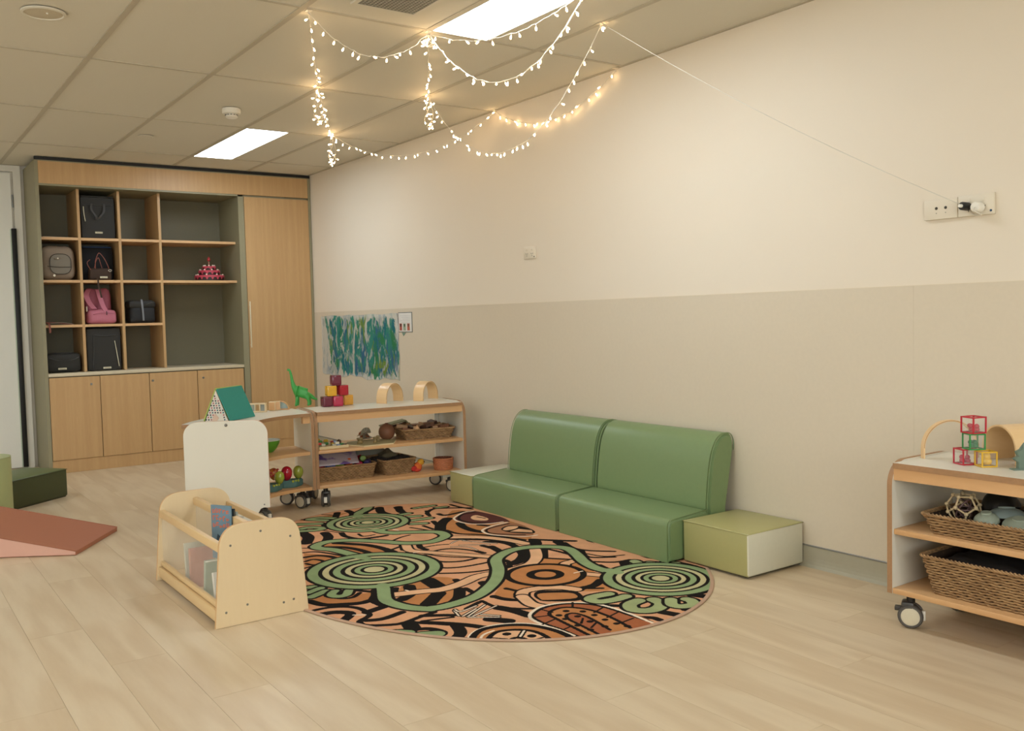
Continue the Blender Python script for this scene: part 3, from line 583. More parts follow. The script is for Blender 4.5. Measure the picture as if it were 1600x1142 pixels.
# ---------------------------------------------------------------- rug
RX, RY, RA, RB = -1.047, -2.365, .96, 1.306
RUG = "po,0,0,-113,-511,-12,-422,175,-322,299,-411,246,-721,177,-874,67,-853,-66,-684,-193,-732,-271,-666;po,0,0,161,473,315,672,506,841,555,260,362,-4,200,309;po,0,0,-462,562,-356,559,-258,385,-278,172,-392,250,-442,374;po,0,0,-416,-235,-251,-356,-438,-656,-549,-564,-591,-454;po,0,0,-345,1205,4,1218,-122,1150,-275,1171;po,0,0,-585,498,-438,290,-525,285,-676,262;po,0,0,-859,-230,-780,-185,-669,-278,-610,-294,-667,-390,-796,-343;sk,62,0,-425,905,-437,793,-496,681;sk,52,0,-333,824,-357,723,-414,632;sk,12,0,-303,924,-312,881,-262,761;sk,32,0,-265,764,-282,681,-252,583,-169,559,-113,557;sk,16,0,-206,687,-211,619,-151,614;sk,16,0,-137,437,-71,472,-16,484;sk,42,0,-382,581,-331,515,-278,435,-249,313,-265,181;sk,37,0,-460,538,-393,480,-351,379,-338,244;sk,14,0,-516,675,-480,655;sk,14,0,-550,594,-518,566;sk,20,0,-585,508,-525,477,-462,330,-445,275;sk,30,0,-614,420,-555,410,-515,356,-504,286;sk,20,0,-641,346,-598,358,-574,308,-592,266,-637,267,-652,308;sk,16,0,-690,238,-610,263,-525,285;sk,42,0,4,1264,-8,1167,-56,1092;sk,40,0,-66,1250,-122,1150;sk,52,0,185,1212,137,1098,136,1023;sk,47,0,283,1155,233,1042,226,958;sk,22,0,-327,1261,-257,1155;sk,14,0,-153,1266,-110,1199;sk,27,0,148,1214,60,1136,49,1071;sk,32,0,-244,1059,-272,950;sk,62,0,161,473,240,594,334,685;sk,24,0,183,454,193,341,268,249,338,114,373,11;sk,47,0,327,546,296,461,288,362,307,292;sk,32,0,383,440,407,391;sk,32,0,241,680,207,568;sk,30,0,92,280,145,222,240,127,286,39,254,-94;sk,32,0,149,53,158,-33,146,-109;sk,32,0,-83,266,-102,215,-100,168;sk,14,0,-102,215,-17,209,35,187;sk,20,0,-109,111,-45,120,13,93,59,9,74,-68;sk,16,0,-157,152,-120,35,-69,-40,-11,-100,39,-164;sk,22,0,-156,45,-173,-22,-145,-86,-75,-126,3,-123;sk,20,0,-168,-46,-210,-147,-165,-195,-85,-215,8,-217;sk,20,0,-261,-233,-196,-280,-125,-312,-68,-324;sk,47,0,-171,78,-176,21;sk,47,0,-142,318,-178,236;sk,42,0,-248,319,-244,227,-266,161;sk,42,0,-186,177,-240,139;sk,20,0,-227,278,-158,308;sk,22,0,146,622,144,515;sk,17,0,72,632,112,516;sk,27,0,303,834,331,902,407,963,475,936,597,841;sk,32,0,362,827,374,770,500,783;sk,37,0,334,1062,372,1045;sk,47,0,272,1152,231,1024;sk,22,0,351,948,295,810;sk,24,0,551,1002,553,915,577,810;sk,32,0,69,-22,74,-68;sk,47,0,-593,-276,-621,-334,-661,-394,-661,-471;sk,40,0,-869,-236,-843,-319,-784,-361,-720,-391,-656,-383;sk,26,0,-899,-360,-843,-363,-783,-399,-754,-452,-752,-511,-766,-556,-821,-591,-824,-642,-772,-685,-710,-710,-621,-689,-553,-676;sk,42,0,-895,-421,-845,-434,-808,-486,-872,-549;sk,42,0,-752,-511,-671,-492;sk,34,0,-795,-599,-738,-620,-648,-597;sk,62,0,-689,-727,-708,-789;sk,22,0,-665,-733,-631,-775,-587,-831;sk,32,0,-812,-741,-718,-793,-661,-827,-643,-892,-685,-918;sk,22,0,-785,-775,-723,-856;sk,72,0,-355,-286,-370,-395;sk,62,0,-420,-486,-521,-572;sk,30,0,-519,-304,-567,-379;sk,52,0,-462,-318,-509,-411,-571,-455;sk,22,0,-755,-139,-778,-218,-759,-281,-714,-304,-663,-266;sk,27,0,-667,-214,-610,-294;sk,62,0,-352,-284,-373,-376;sk,62,0,-416,-479,-525,-582;sk,50,0,-322,-489,-380,-575,-428,-616;sk,32,0,-261,-361,-274,-405;sk,27,0,-297,-493,-306,-588;sk,52,0,-193,-473,-209,-532;sk,32,0,-609,-684,-550,-725,-517,-753;sk,16,0,-639,-736,-587,-752,-529,-772;sk,37,0,-647,-750,-585,-816,-539,-874,-502,-938;sk,47,0,-566,-852,-596,-932,-648,-977;sk,30,0,-681,-810,-652,-841,-649,-889,-692,-916;sk,22,0,-169,-600,-153,-665;sk,22,0,-277,-661,-242,-723,-215,-770;sk,20,0,-337,-676,-337,-769,-282,-845,-237,-882;sk,52,0,-335,-786,-310,-852,-298,-934;sk,52,0,-436,-877,-394,-939;sk,24,0,-350,-681,-399,-702,-435,-718;sk,62,0,405,-26,367,-89;sk,52,0,472,-127,453,-195;sk,22,0,261,187,344,93,359,-8,345,-80;sk,42,0,206,104,251,65,268,-13,252,-102;sk,42,0,170,9,151,-94;sk,62,0,237,-149,205,-218,133,-286,74,-307;sk,62,0,318,-199,239,-304;sk,22,0,230,-315,266,-364,313,-423;sk,30,0,77,-239,65,-300,-9,-375;sk,24,0,118,-398,170,-424,210,-476;sk,24,0,-12,-422,60,-399,200,-325;sk,22,0,345,-183,360,-275,366,-357;sk,22,0,488,-163,455,-278,483,-362,558,-446;sk,22,0,455,-337,403,-445,492,-521;sk,14,0,358,-515,432,-588;sk,42,0,202,-761,137,-797,71,-799;sk,20,0,17,-710,71,-799,133,-851;sk,16,0,-175,-607,-148,-658;sk,32,0,-268,-656,-253,-722,-210,-771;sk,32,0,403,-2,465,-78,544,-169;sk,14,0,432,-387,466,-484,549,-522;sk,22,0,367,-519,433,-587,513,-601;sk,22,0,353,-581,344,-655,380,-696;sk,47,0,466,-614,394,-718;sk,27,0,44,-791,111,-813,183,-785;sk,18,0,-21,-870,-12,-894;sk,52,0,344,-1143,374,-1201;sk,47,0,278,-1246,198,-1254;sk,32,0,467,-1146,388,-1148;sk,32,0,3,-1032,41,-1071;sk,47,0,106,-1221,124,-1272;sk,32,0,-4,-1208,33,-1245,36,-1276;sl,55,9,-612,-365,-567,-378,-454,-413,-380,-441,-275,-423,-171,-380,-105,-378;sl,55,10,295,-179,221,-288,137,-361,60,-382,-20,-390;sl,50,10,-183,-732,-135,-680,-51,-691,13,-736,41,-795;sl,50,10,-183,-732,-211,-828,-198,-885;sl,45,10,307,-453,243,-469,184,-571,192,-611,261,-718;sl,45,9,-132,309,-167,204,-119,119,-40,8,57,-138;sl,50,9,122,303,237,202,307,69,331,-47;pk,0,0,-136,-747,-94,-715,-41,-742,25,-815,-30,-916,-144,-845,-155,-796;po,0,0,-117,-746,-61,-768,-3,-825,-31,-883,-133,-830,-146,-803;ck,178,0,78,-542;co,150,0,78,-542;ck,82,0,78,-542;co,46,0,78,-542;pd,0,0,558,762,487,762,391,694,357,649,344,573,366,483,443,428,521,416,556,399,585,551;sw,14,0,558,762,487,762,391,694,357,649,344,573,366,483,443,428,521,416;sk,16,0,546,725,461,722,400,671,371,607,387,515,459,451;pl,0,0,474,650,509,649,509,543,471,504,433,552,439,606;sk,12,0,484,611,498,553;pb,0,0,533,391,438,378,344,339,311,289,309,214,354,137,416,70,472,71,555,260;sw,14,0,533,391,438,378,344,339,311,289,309,214,354,137,414,67,480,52;sk,14,0,522,359,427,346,351,319,324,251,373,163,436,97;pk,0,0,414,277,485,322,527,285,535,170,489,94,412,187;pl,0,0,421,271,479,306,521,277,484,241,424,236;pl,0,0,420,206,489,224,523,154,497,112;pr,0,0,-6,-1281,1,-1151,-5,-1046,-27,-971,-81,-914,-143,-886,-213,-885,-279,-919,-310,-957,-320,-1001,-321,-1071,-313,-1136,-305,-1237,-213,-1312;sk,18,0,-2,-1272,-10,-1159,-17,-1055,-39,-980,-93,-923,-147,-901,-216,-901,-282,-934,-299,-953,-309,-998,-310,-1068,-303,-1133,-302,-1229;sw,14,0,-6,-1281,1,-1151,-5,-1046,-27,-971,-81,-914,-143,-886,-213,-885,-279,-919,-310,-957,-320,-1001,-321,-1071,-313,-1136;po,0,0,-102,-1271,-83,-1166,-78,-1064,-100,-990,-141,-945,-196,-944,-235,-977,-244,-1032,-253,-1127,-265,-1252,-213,-1312;sk,16,0,-102,-1271,-83,-1166,-78,-1064,-100,-990,-141,-945,-196,-944,-235,-977,-244,-1032,-253,-1127,-265,-1252;pr,0,0,-172,-1243,-152,-1150,-143,-1075,-154,-1022,-186,-1018,-212,-1059,-220,-1135,-233,-1259,-210,-1278;sk,14,0,-172,-1243,-152,-1150,-143,-1075,-154,-1022,-186,-1018,-212,-1059,-220,-1135,-233,-1259;sk,9,0,-77,-918,-118,-968;sk,9,0,-28,-1039,-91,-1063;sk,9,0,-16,-1115,-92,-1137;sk,9,0,-25,-1203,-89,-1212;sk,9,0,-220,-913,-211,-964;sk,9,0,-302,-964,-240,-983;sk,9,0,-321,-1047,-249,-1029;sk,9,0,-309,-1140,-253,-1127;sk,9,0,-166,-1087,-206,-1126;sk,9,0,-152,-1150,-208,-1184;ck,13,0,-161,-983;ck,13,0,-213,-1005;ck,13,0,-220,-1052;ck,13,0,-230,-1135;ck,13,0,-224,-1199;ck,13,0,-116,-1027;ck,13,0,-110,-1086;ck,13,0,-114,-1150;ck,13,0,-110,-1208;ck,13,0,-167,-1058;ck,13,0,-169,-1131;ck,13,0,-162,-1205;ck,13,0,-99,-1253;po,0,0,-627,-1030,-593,-984,-543,-950,-477,-938,-409,-961,-355,-1005,-320,-1074,-309,-1142,-306,-1208,-393,-1315,-636,-1117;sw,12,0,-627,-1030,-593,-984,-543,-950,-477,-938,-409,-961,-355,-1005,-320,-1074,-309,-1142,-306,-1208;sk,26,0,-617,-1039,-583,-993,-532,-958,-481,-955,-419,-975,-366,-1019,-336,-1083,-323,-1149,-325,-1210;pl,0,0,-591,-1095,-552,-1043,-501,-1010,-462,-1013,-421,-1037,-390,-1081,-385,-1136,-394,-1185,-455,-1264;sk,20,0,-591,-1095,-552,-1043,-501,-1010,-462,-1013,-421,-1037,-390,-1081,-385,-1136,-394,-1185;sw,10,0,-581,-1032,-544,-1000,-495,-989;sk,22,0,-411,-1058,-456,-1097;sw,9,0,-411,-1058,-456,-1097;sk,18,0,-514,-1110,-480,-1096,-459,-1119,-461,-1154;sk,9,0,-539,-1047,-506,-1087;sk,9,0,-432,-1154,-400,-1155;ck,16,0,-478,-1047;ck,16,0,-422,-1118;sg,55,8,-770,-787,-743,-812;sg,60,8,-713,-864,-668,-889;sg,40,6,-645,-979,-629,-998;sg,54,14,-545,-248,-592,-342,-625,-425,-619,-506,-594,-571,-547,-631,-539,-627,-498,-638,-408,-633,-320,-609,-227,-552,-121,-460,-30,-343,47,-212,123,-147,214,-109,290,-115,358,-153,411,-210,425,-272,389,-376,340,-481,312,-580,311,-646,325,-708,334,-686;sg,54,13,-399,236,-418,333,-446,461,-486,528,-488,584,-434,627,-370,628,-298,584,-237,519,-181,445,-128,363,-59,308,11,290,95,327,128,373,132,441,94,485,20,539,-58,587,-43,569,-84,630,-93,689;sg,52,12,-17,1086,30,1163,103,1222,141,1267;se,50,13,102,-924,31,-914,-1,-935,11,-977,70,-994,133,-991;se,55,13,133,-1063,75,-1077,44,-1126,71,-1170,124,-1177,175,-1145,186,-1092;se,48,13,237,-1134,198,-1179,209,-1218,259,-1230,288,-1192,287,-1168;se,45,13,512,-633,497,-693;se,40,13,547,-695,558,-714;se,34,13,604,-733,600,-750;se,34,13,624,-761,632,-777;sg,36,13,172,956,241,957;sg,40,13,192,880,246,854;sg,40,13,163,777,269,766;sg,40,13,126,701,180,670;sg,30,13,338,1059,459,1051;sg,28,13,442,981,494,968;sg,40,13,-144,1126,-205,1194,-266,1192,-203,1107;sg,42,13,-362,1115,-263,1049;sg,42,13,-420,951,-336,915,-291,940,-346,1002,-386,998;sg,40,13,-793,-57,-778,-60;sg,40,13,-819,-127,-762,-99;sg,40,13,-841,-189,-761,-151;sg,38,13,-731,-176,-764,-214,-754,-251,-718,-253,-684,-207;ck,307,0,-455,15;cg,292,0,-455,15;ck,245,0,-455,15;cy,227,0,-455,15;ck,198,0,-455,15;cg,181,0,-455,15;ck,148,0,-455,15;cy,128,0,-455,15;ck,103,0,-455,15;cg,87,0,-455,15;ck,61,0,-455,15;cy,45,0,-455,15;ck,237,0,-46,900;cg,222,0,-46,900;ck,186,0,-46,900;cy,173,0,-46,900;ck,150,0,-46,900;cg,137,0,-46,900;ck,113,0,-46,900;cy,97,0,-46,900;ck,78,0,-46,900;cg,66,0,-46,900;ck,46,0,-46,900;cy,34,0,-46,900;ck,255,0,412,-900;cg,240,0,412,-900;ck,201,0,412,-900;cy,187,0,412,-900;ck,163,0,412,-900;cg,148,0,412,-900;ck,122,0,412,-900;cy,105,0,412,-900;ck,85,0,412,-900;cg,72,0,412,-900;ck,50,0,412,-900;cy,37,0,412,-900;sg,54,0,-539,-228,-575,-307;sg,54,0,-397,214,-414,269;sg,60,0,326,-670,334,-716;sg,60,0,-87,683,-96,703;sg,60,0,-21,1074,-4,1103;sk,18,0,-484,-707,-503,-771;sw,8,0,-484,-707,-503,-771;sk,18,0,-475,-699,-471,-733,-387,-712;sw,8,0,-475,-699,-471,-733,-387,-712;sk,18,0,-484,-801,-356,-725;sw,8,0,-484,-801,-356,-725;sk,18,0,-479,-813,-327,-762;sw,8,0,-479,-813,-327,-762;sk,18,0,-430,-810,-387,-868;sw,8,0,-430,-810,-387,-868;sk,18,0,-495,-785,-407,-741;sw,8,0,-495,-785,-407,-741;sk,18,0,-484,-808,-396,-881;sw,8,0,-484,-808,-396,-881;sk,14,0,55,193,124,223,153,154;sw,6,0,55,193,124,223,153,154;sk,14,0,130,199,226,44;sw,6,0,130,199,226,44;sk,14,0,21,131,80,80,83,-1;sw,6,0,21,131,80,80,83,-1;sk,14,0,69,135,190,52;sw,6,0,69,135,190,52;sw,12,0,-16,656,-8,622;sw,10,0,-807,-508,-771,-535;sw,10,0,-499,-354,-496,-373;sw,10,0,186,-606,232,-605;sw,9,0,-174,156,-142,161"
PAL = dict(k='1A1512', o='B87B4A', l='DCAB82', p='D49C74', g='8B9C6E', y='BFB488', e='9CA474', w='E2CFB6', r='A05E3C', b='A06E4E', d='5C342E')
res = .002; NX, NY = int(2*RA/res), int(2*RB/res)
img = np.zeros((NY, NX, 3), np.float32)
xs = (np.arange(NX)+.5)*res*1000-RA*1000; ys = (np.arange(NY)+.5)*res*1000-RB*1000
GX, GY = np.meshgrid(xs, ys)
def lin(h): return np.array(L(PAL[h])[:3], np.float32)
img[:] = lin('p')
def smooth_noise(n, amp):
    g = rng.rand(n+3, n+3).astype(np.float32); u = (GX/(RA*2000)+.5)*n; v_ = (GY/(RB*2000)+.5)*n; i0 = np.clip(u.astype(int), 0, n); j0 = np.clip(v_.astype(int), 0, n); fu = u-i0; fv = v_-j0
    fu = fu*fu*(3-2*fu); fv = fv*fv*(3-2*fv)
    return amp*((g[j0, i0]*(1-fu)+g[j0, i0+1]*fu)*(1-fv)+(g[j0+1, i0]*(1-fu)+g[j0+1, i0+1]*fu)*fv-.5)
# hidden and unseen areas: loose dark bands in the same manner
fld = GX*.013+smooth_noise(6, 9)+smooth_noise(3, 10)
band = np.abs(np.sin(fld)) < .16
seen = ((GX < 590) & (GY > -1290)) & ~((GX < -560) & (GY > 150))
img[band & ~seen] = lin('k')
def dist_mask(P, w):
    m = np.zeros((NY, NX), bool)
    for a, b in zip(P, P[1:]):
        a = np.array(a, float); b = np.array(b, float); x0, x1 = sorted((a[0], b[0])); y0, y1 = sorted((a[1], b[1]))
        i0 = max(0, int((x0-w+RA*1000)/2)); i1 = min(NX, int((x1+w+RA*1000)/2)+2); j0 = max(0, int((y0-w+RB*1000)/2)); j1 = min(NY, int((y1+w+RB*1000)/2)+2)
        if i0 >= i1 or j0 >= j1: continue
        X = GX[j0:j1, i0:i1]; Y = GY[j0:j1, i0:i1]; d = b-a; l2 = max(1e-6, d@d); t_ = np.clip(((X-a[0])*d[0]+(Y-a[1])*d[1])/l2, 0, 1)
        m[j0:j1, i0:i1] |= (X-a[0]-t_*d[0])**2+(Y-a[1]-t_*d[1])**2 < w*w
    return m
def poly_mask(P):
    m = np.zeros((NY, NX), bool); k = len(P)
    x0 = min(p[0] for p in P); x1 = max(p[0] for p in P); y0 = min(p[1] for p in P); y1 = max(p[1] for p in P)
    i0 = max(0, int((x0+RA*1000)/2)); i1 = min(NX, int((x1+RA*1000)/2)+2); j0 = max(0, int((y0+RB*1000)/2)); j1 = min(NY, int((y1+RB*1000)/2)+2)
    if i0 >= i1 or j0 >= j1: return m
    X = GX[j0:j1, i0:i1]; Y = GY[j0:j1, i0:i1]; s = np.zeros(X.shape, bool)
    for i in range(k):
        a, b = P[i], P[(i+1) % k]
        if abs(a[1]-b[1]) < 1e-9: continue
        s ^= ((a[1] > Y) != (b[1] > Y)) & (X < (b[0]-a[0])*(Y-a[1])/(b[1]-a[1])+a[0])
    m[j0:j1, i0:i1] = s; return m
for op in RUG.split(';'):
    kind, col = op[0], op[1]; v_ = [int(a) for a in op[3:].split(',')]; w_, out_, P = v_[0], v_[1], list(zip(v_[2::2], v_[3::2]))
    if kind == 's':
        Q = catmull(P, 5)
        if out_: img[dist_mask(Q, w_/2+out_)] = lin('k')
        img[dist_mask(Q, w_*.5)] = lin(col)
    elif kind == 'p': img[poly_mask(catmull(P, 4, True) if len(P) > 4 else P)] = lin(col)
    else: img[(GX-P[0][0])**2+(GY-P[0][1])**2 < w_*w_] = lin(col)
img *= (1+smooth_noise(60, .12)+smooth_noise(24, .12)+(rng.rand(NY, NX)-.5)*.10)[..., None]
px = np.ones((NY, NX, 4), np.float32); sr = np.clip(img, 0, 1); px[..., :3] = np.where(sr <= .0031308, sr*12.92, 1.055*sr**(1/2.4)-.055)
im = bpy.data.images.new('rug_pattern', NX, NY); im.pixels.foreach_set(px.ravel()); im.update(); im.pack()
mr = bpy.data.materials.new('rug pile'); mr.use_nodes = True; nt = mr.node_tree; b = nt.nodes['Principled BSDF']; b.inputs['Roughness'].default_value = .95; b.inputs['Specular IOR Level'].default_value = .1
it = nt.nodes.new('ShaderNodeTexImage'); it.image = im; it.interpolation = 'Linear'; it.extension = 'EXTEND'; tc = nt.nodes.new('ShaderNodeTexCoord'); mp = nt.nodes.new('ShaderNodeMapping'); mp.vector_type = 'POINT'
mp.inputs['Location'].default_value = (.5, .5, 0); mp.inputs['Scale'].default_value = (.5/RA, .5/RB, 1)
nt.links.new(tc.outputs['Object'], mp.inputs['Vector']); nt.links.new(mp.outputs[0], it.inputs[0]); nt.links.new(it.outputs[0], b.inputs['Base Color'])
nz = nt.nodes.new('ShaderNodeTexNoise'); nz.inputs['Scale'].default_value = 500; bp = nt.nodes.new('ShaderNodeBump'); bp.inputs['Strength'].default_value = .3; bp.inputs['Distance'].default_value = .002
nt.links.new(tc.outputs['Object'], nz.inputs[0]); nt.links.new(nz.outputs[0], bp.inputs['Height']); nt.links.new(bp.outputs[0], b.inputs['Normal'])
rug = thing('rug', 'large oval rug with green rings and orange swirls outlined in black', 'rug', (RX, RY, 0))
def ell(s, n=160): return [(cos(2*pi*k/n)*(RA-s), sin(2*pi*k/n)*(RB-s)) for k in range(n)]
bm = NB(); prism(bm, ell(.016), (0,0,1), .0045, (0,0,.0008), u=(1,0,0), v=(0,1,0)); obj('pile', bm, mr, rug)
bm = NB(); tube(bm, [(x, y, .0040) for x, y in ell(.009)], .0095, 8, True)
for v_ in bm.verts: v_.co.z = max(.0004, .0032+(v_.co.z-.004)*.32)
obj('binding', bm, mat('taupe rug binding', 'B7957A', .8, .05, 300), rug, True)
# ---------------------------------------------------------------- wall things
MOUT = mat('outlet plastic', 'E2D6C0', .4, .01)
def plate(p, y0, y1, z0, z1, th=.009, m=MOUT, nm='plate'): return box(nm, m, p, -th, -.0006, y0, y1, z0, z1, .002)
t = thing('power_outlet', 'white double power outlet alone on the upper wall above the sofa', 'outlet', (0, -1.55, 1.4955))
plate(t, -.058, .058, -.037, .037)
def sockets(t, cy, cz=0, sw=True):
    for dy in (-.026, .026):
        for a, b_, r in ((-.007, .002, .5), (.007, .002, -.5), (0, -.010, 0)):
            bm = NB(); bx(bm, -.0098, -.0085, -.0011, .0011, -.004, .004); bmesh.ops.rotate(bm, verts=bm.verts, cent=(0,0,0), matrix=Matrix.Rotation(r, 3, 'X')); bmesh.ops.translate(bm, verts=bm.verts, vec=(0, cy+dy+a, cz+b_-.008)); obj('slot', bm, mat('slot dark', '4A443A', .6), t)
        box('switch', MOUT, t, -.0125, -.0085, cy+dy-.006, cy+dy+.006, cz+.012, cz+.026, .0015)
sockets(t, 0)
bm = NB(); lathe(bm, [(0,-.0105),(.004,-.0105),(.004,-.009)], 10, 'x', (0, -.048, -.026)); obj('indicator', bm, mat('dark dot', '3A3428', .5), t)
t = thing('wall_plate', 'wide white wall plate with two dark dots, left half of the pair at upper right', 'outlet', (0, -4.1335, 1.474)); plate(t, -.0645, .0645, -.037, .037, .014)
for y in (-.02, .016):
    bm = NB(); lathe(bm, [(0,-.0155),(.005,-.0155),(.006,-.0135)], 12, 'x', (0, y, .004)); obj('socket', bm, mat('dark dot', '3A3428', .5), t, 'a')
    bm = NB(); lathe(bm, [(0,-.0148),(.002,-.0148),(.002,-.0135)], 8, 'x', (0, y, -.014)); obj('mark', bm, mat('grey mark', '8A8474', .5), t)
t = thing('power_outlet', 'white double power outlet at upper right with the black adapter plugged in', 'outlet', (0, -4.2655, 1.474)); plate(t, -.066, .066, -.037, .04, .012); sockets(t, 0)
for c in list(t.children):
    if not c.name.startswith('plate'): c.location.x = -.003
bm = NB(); lathe(bm, [(0,-.0135),(.0042,-.0135),(.0042,-.0115)], 12, 'x', (0, -.055, -.024)); obj('indicator', bm, mat('blue dot', '2A4A6A', .5), t)
# painting
t = thing('painting', 'large unframed child painting in teal, blue and green streaks on the wall', 'painting', (0, .836, .905))
mp_ = bpy.data.materials.new('paint streaks'); mp_.use_nodes = True; nt = mp_.node_tree; n = nt.nodes; k = nt.links; b = n['Principled BSDF']; b.inputs['Roughness'].default_value = .7
tc = n.new('ShaderNodeTexCoord')
def nmask(scale, sc, lo, hi, off=(0,0,0), rot=0):
    m_ = n.new('ShaderNodeMapping'); m_.inputs['Scale'].default_value = sc; m_.inputs['Location'].default_value = off; m_.inputs['Rotation'].default_value = (rot, 0, 0); k.new(tc.outputs['Object'], m_.inputs[0])
    q = n.new('ShaderNodeTexNoise'); q.inputs['Scale'].default_value = scale; q.inputs['Detail'].default_value = 6; q.inputs['Roughness'].default_value = .62; q.inputs['Distortion'].default_value = .8; k.new(m_.outputs[0], q.inputs[0])
    r_m = n.new('ShaderNodeMapRange'); r_m.inputs[1].default_value = lo; r_m.inputs[2].default_value = hi; k.new(q.outputs[0], r_m.inputs[0]); return r_m.outputs[0]
def over(a, col, fac):
    m_ = n.new('ShaderNodeMix'); m_.data_type = 'RGBA'; k.new(fac, m_.inputs[0]); m_.inputs[7].default_value = L(col)
    if isinstance(a, str): m_.inputs[6].default_value = L(a)
    else: k.new(a, m_.inputs[6])
    return m_.outputs[2]
# a ragged unpainted margin round the sheet
sx = n.new('ShaderNodeSeparateXYZ'); k.new(tc.outputs['Object'], sx.inputs[0])
def mth(op, a, bv, cv=None):
    m_ = n.new('ShaderNodeMath'); m_.operation = op
    for i_, q in enumerate((a, bv, cv)):
        if q is None: continue
        if isinstance(q, (int, float)): m_.inputs[i_].default_value = q
        else: k.new(q, m_.inputs[i_])
    return m_.outputs[0]
ey = mth('SUBTRACT', .66, mth('ABSOLUTE', mth('ADD', sx.outputs[1], .06), 0)); ez = mth('SUBTRACT', .25, mth('ABSOLUTE', sx.outputs[2], 0))
edge = mth('MINIMUM', mth('MULTIPLY', ey, 6), mth('MULTIPLY', ez, 12)); edge = mth('MINIMUM', mth('MAXIMUM', mth('ADD', edge, .3), 0), 1)
base = mth('MULTIPLY', mth('MAXIMUM', mth('SUBTRACT', mth('ADD', nmask(8, (1, 1, .42), .25, .75, (3, 1, 2), .25), mth('MULTIPLY', edge, .5)), .80), 0), 14); base = mth('MINIMUM', base, 1)
c = over('EDE8DA', '4CA893', base); c = over(c, '2F8A98', mth('MULTIPLY', nmask(7, (1, 1, .4), .52, .58, (9, 4, 1), .2), base)); c = over(c, '48A066', mth('MULTIPLY', nmask(6, (1, 1, .5), .54, .6, (1, 8, 5)), base))
c = over(c, '4E84A8', mth('MULTIPLY', nmask(11, (1, 1, .3), .54, .60, (5, 2, 8), .4), edge)); c = over(c, '8FAE4C', mth('MULTIPLY', nmask(9, (1, 1, .4), .57, .62, (2, 7, 3)), edge)); c = over(c, 'D2D6CC', mth('MULTIPLY', nmask(16, (1, 1, .45), .54, .59, (7, 3, 1)), 1))
k.new(c, b.inputs['Base Color'])
bm = NB(); NYp, NZp = 40, 16; hv = []
for j in range(NZp+1):
    for i in range(NYp+1):
        y = -.705+1.41*i/NYp; z = -.255+.51*j/NZp; z += (.012*sin(i*.35)+.006*sin(i*1.1) if j == 0 else 0)+(.004*sin(i*.6) if j == NZp else 0); y += (.006*sin(j*.9) if i in (0, NYp) else 0)
        hv.append(bm.verts.new((-.0048-.002*abs(sin(i*.5+j*.3)), y, z)))
for j in range(NZp):
    for i in range(NYp): a = j*(NYp+1)+i; bm.faces.new((hv[a], hv[a+1], hv[a+NYp+2], hv[a+NYp+1]))
bmesh.ops.solidify(bm, geom=bm.faces[:], thickness=.0006); obj('sheet', bm, mp_, t, True)
t = thing('caption_card', 'small white caption card with three tiny pictures, beside the painting', 'card', (0, .024, 1.092))
plate(t, -.106, .106, -.075, .075, .0062, mat('card grey edge', '6A6E68', .5), 'border'); plate(t, -.100, .100, -.070, .070, .0070, mat('card white', 'DEDAD2', .5), 'card')
bm = NB(); 
for r_w in range(6): bx(bm, -.0076, -.0070, -.08, .075-.02*(r_w % 3), .048-.012*r_w, .050-.012*r_w)
obj('text_lines', bm, mat('faint text', 'B2AFAA', .6), t)
for i_, (y, ca, cb) in enumerate(((.066, '2E2A22', 'A85040'), (.008, '3A4A30', '98A890'), (-.052, '5A4A38', 'B86048'))):
    pc = box('picture', mat('picture %d' % i_, cb, .5, .5, 80), t, -.0078, -.0070, y-.018, y+.018, -.060, -.008); bm = NB(); ball(bm, (-.0078, y, -.022), .011, .06, 1, 1.1, 10); obj('figure', bm, mat('picture dark %d' % i_, ca, .5), pc)
bm = NB(); prism(bm, [(-.01, -.0755), (.055, -.0755), (.03, -.103)], (-1,0,0), .0012, (-.0050,0,0), u=(0,1,0), v=(0,0,1)); obj('pointer', bm, mat('card sage', '7C9482', .5), t)
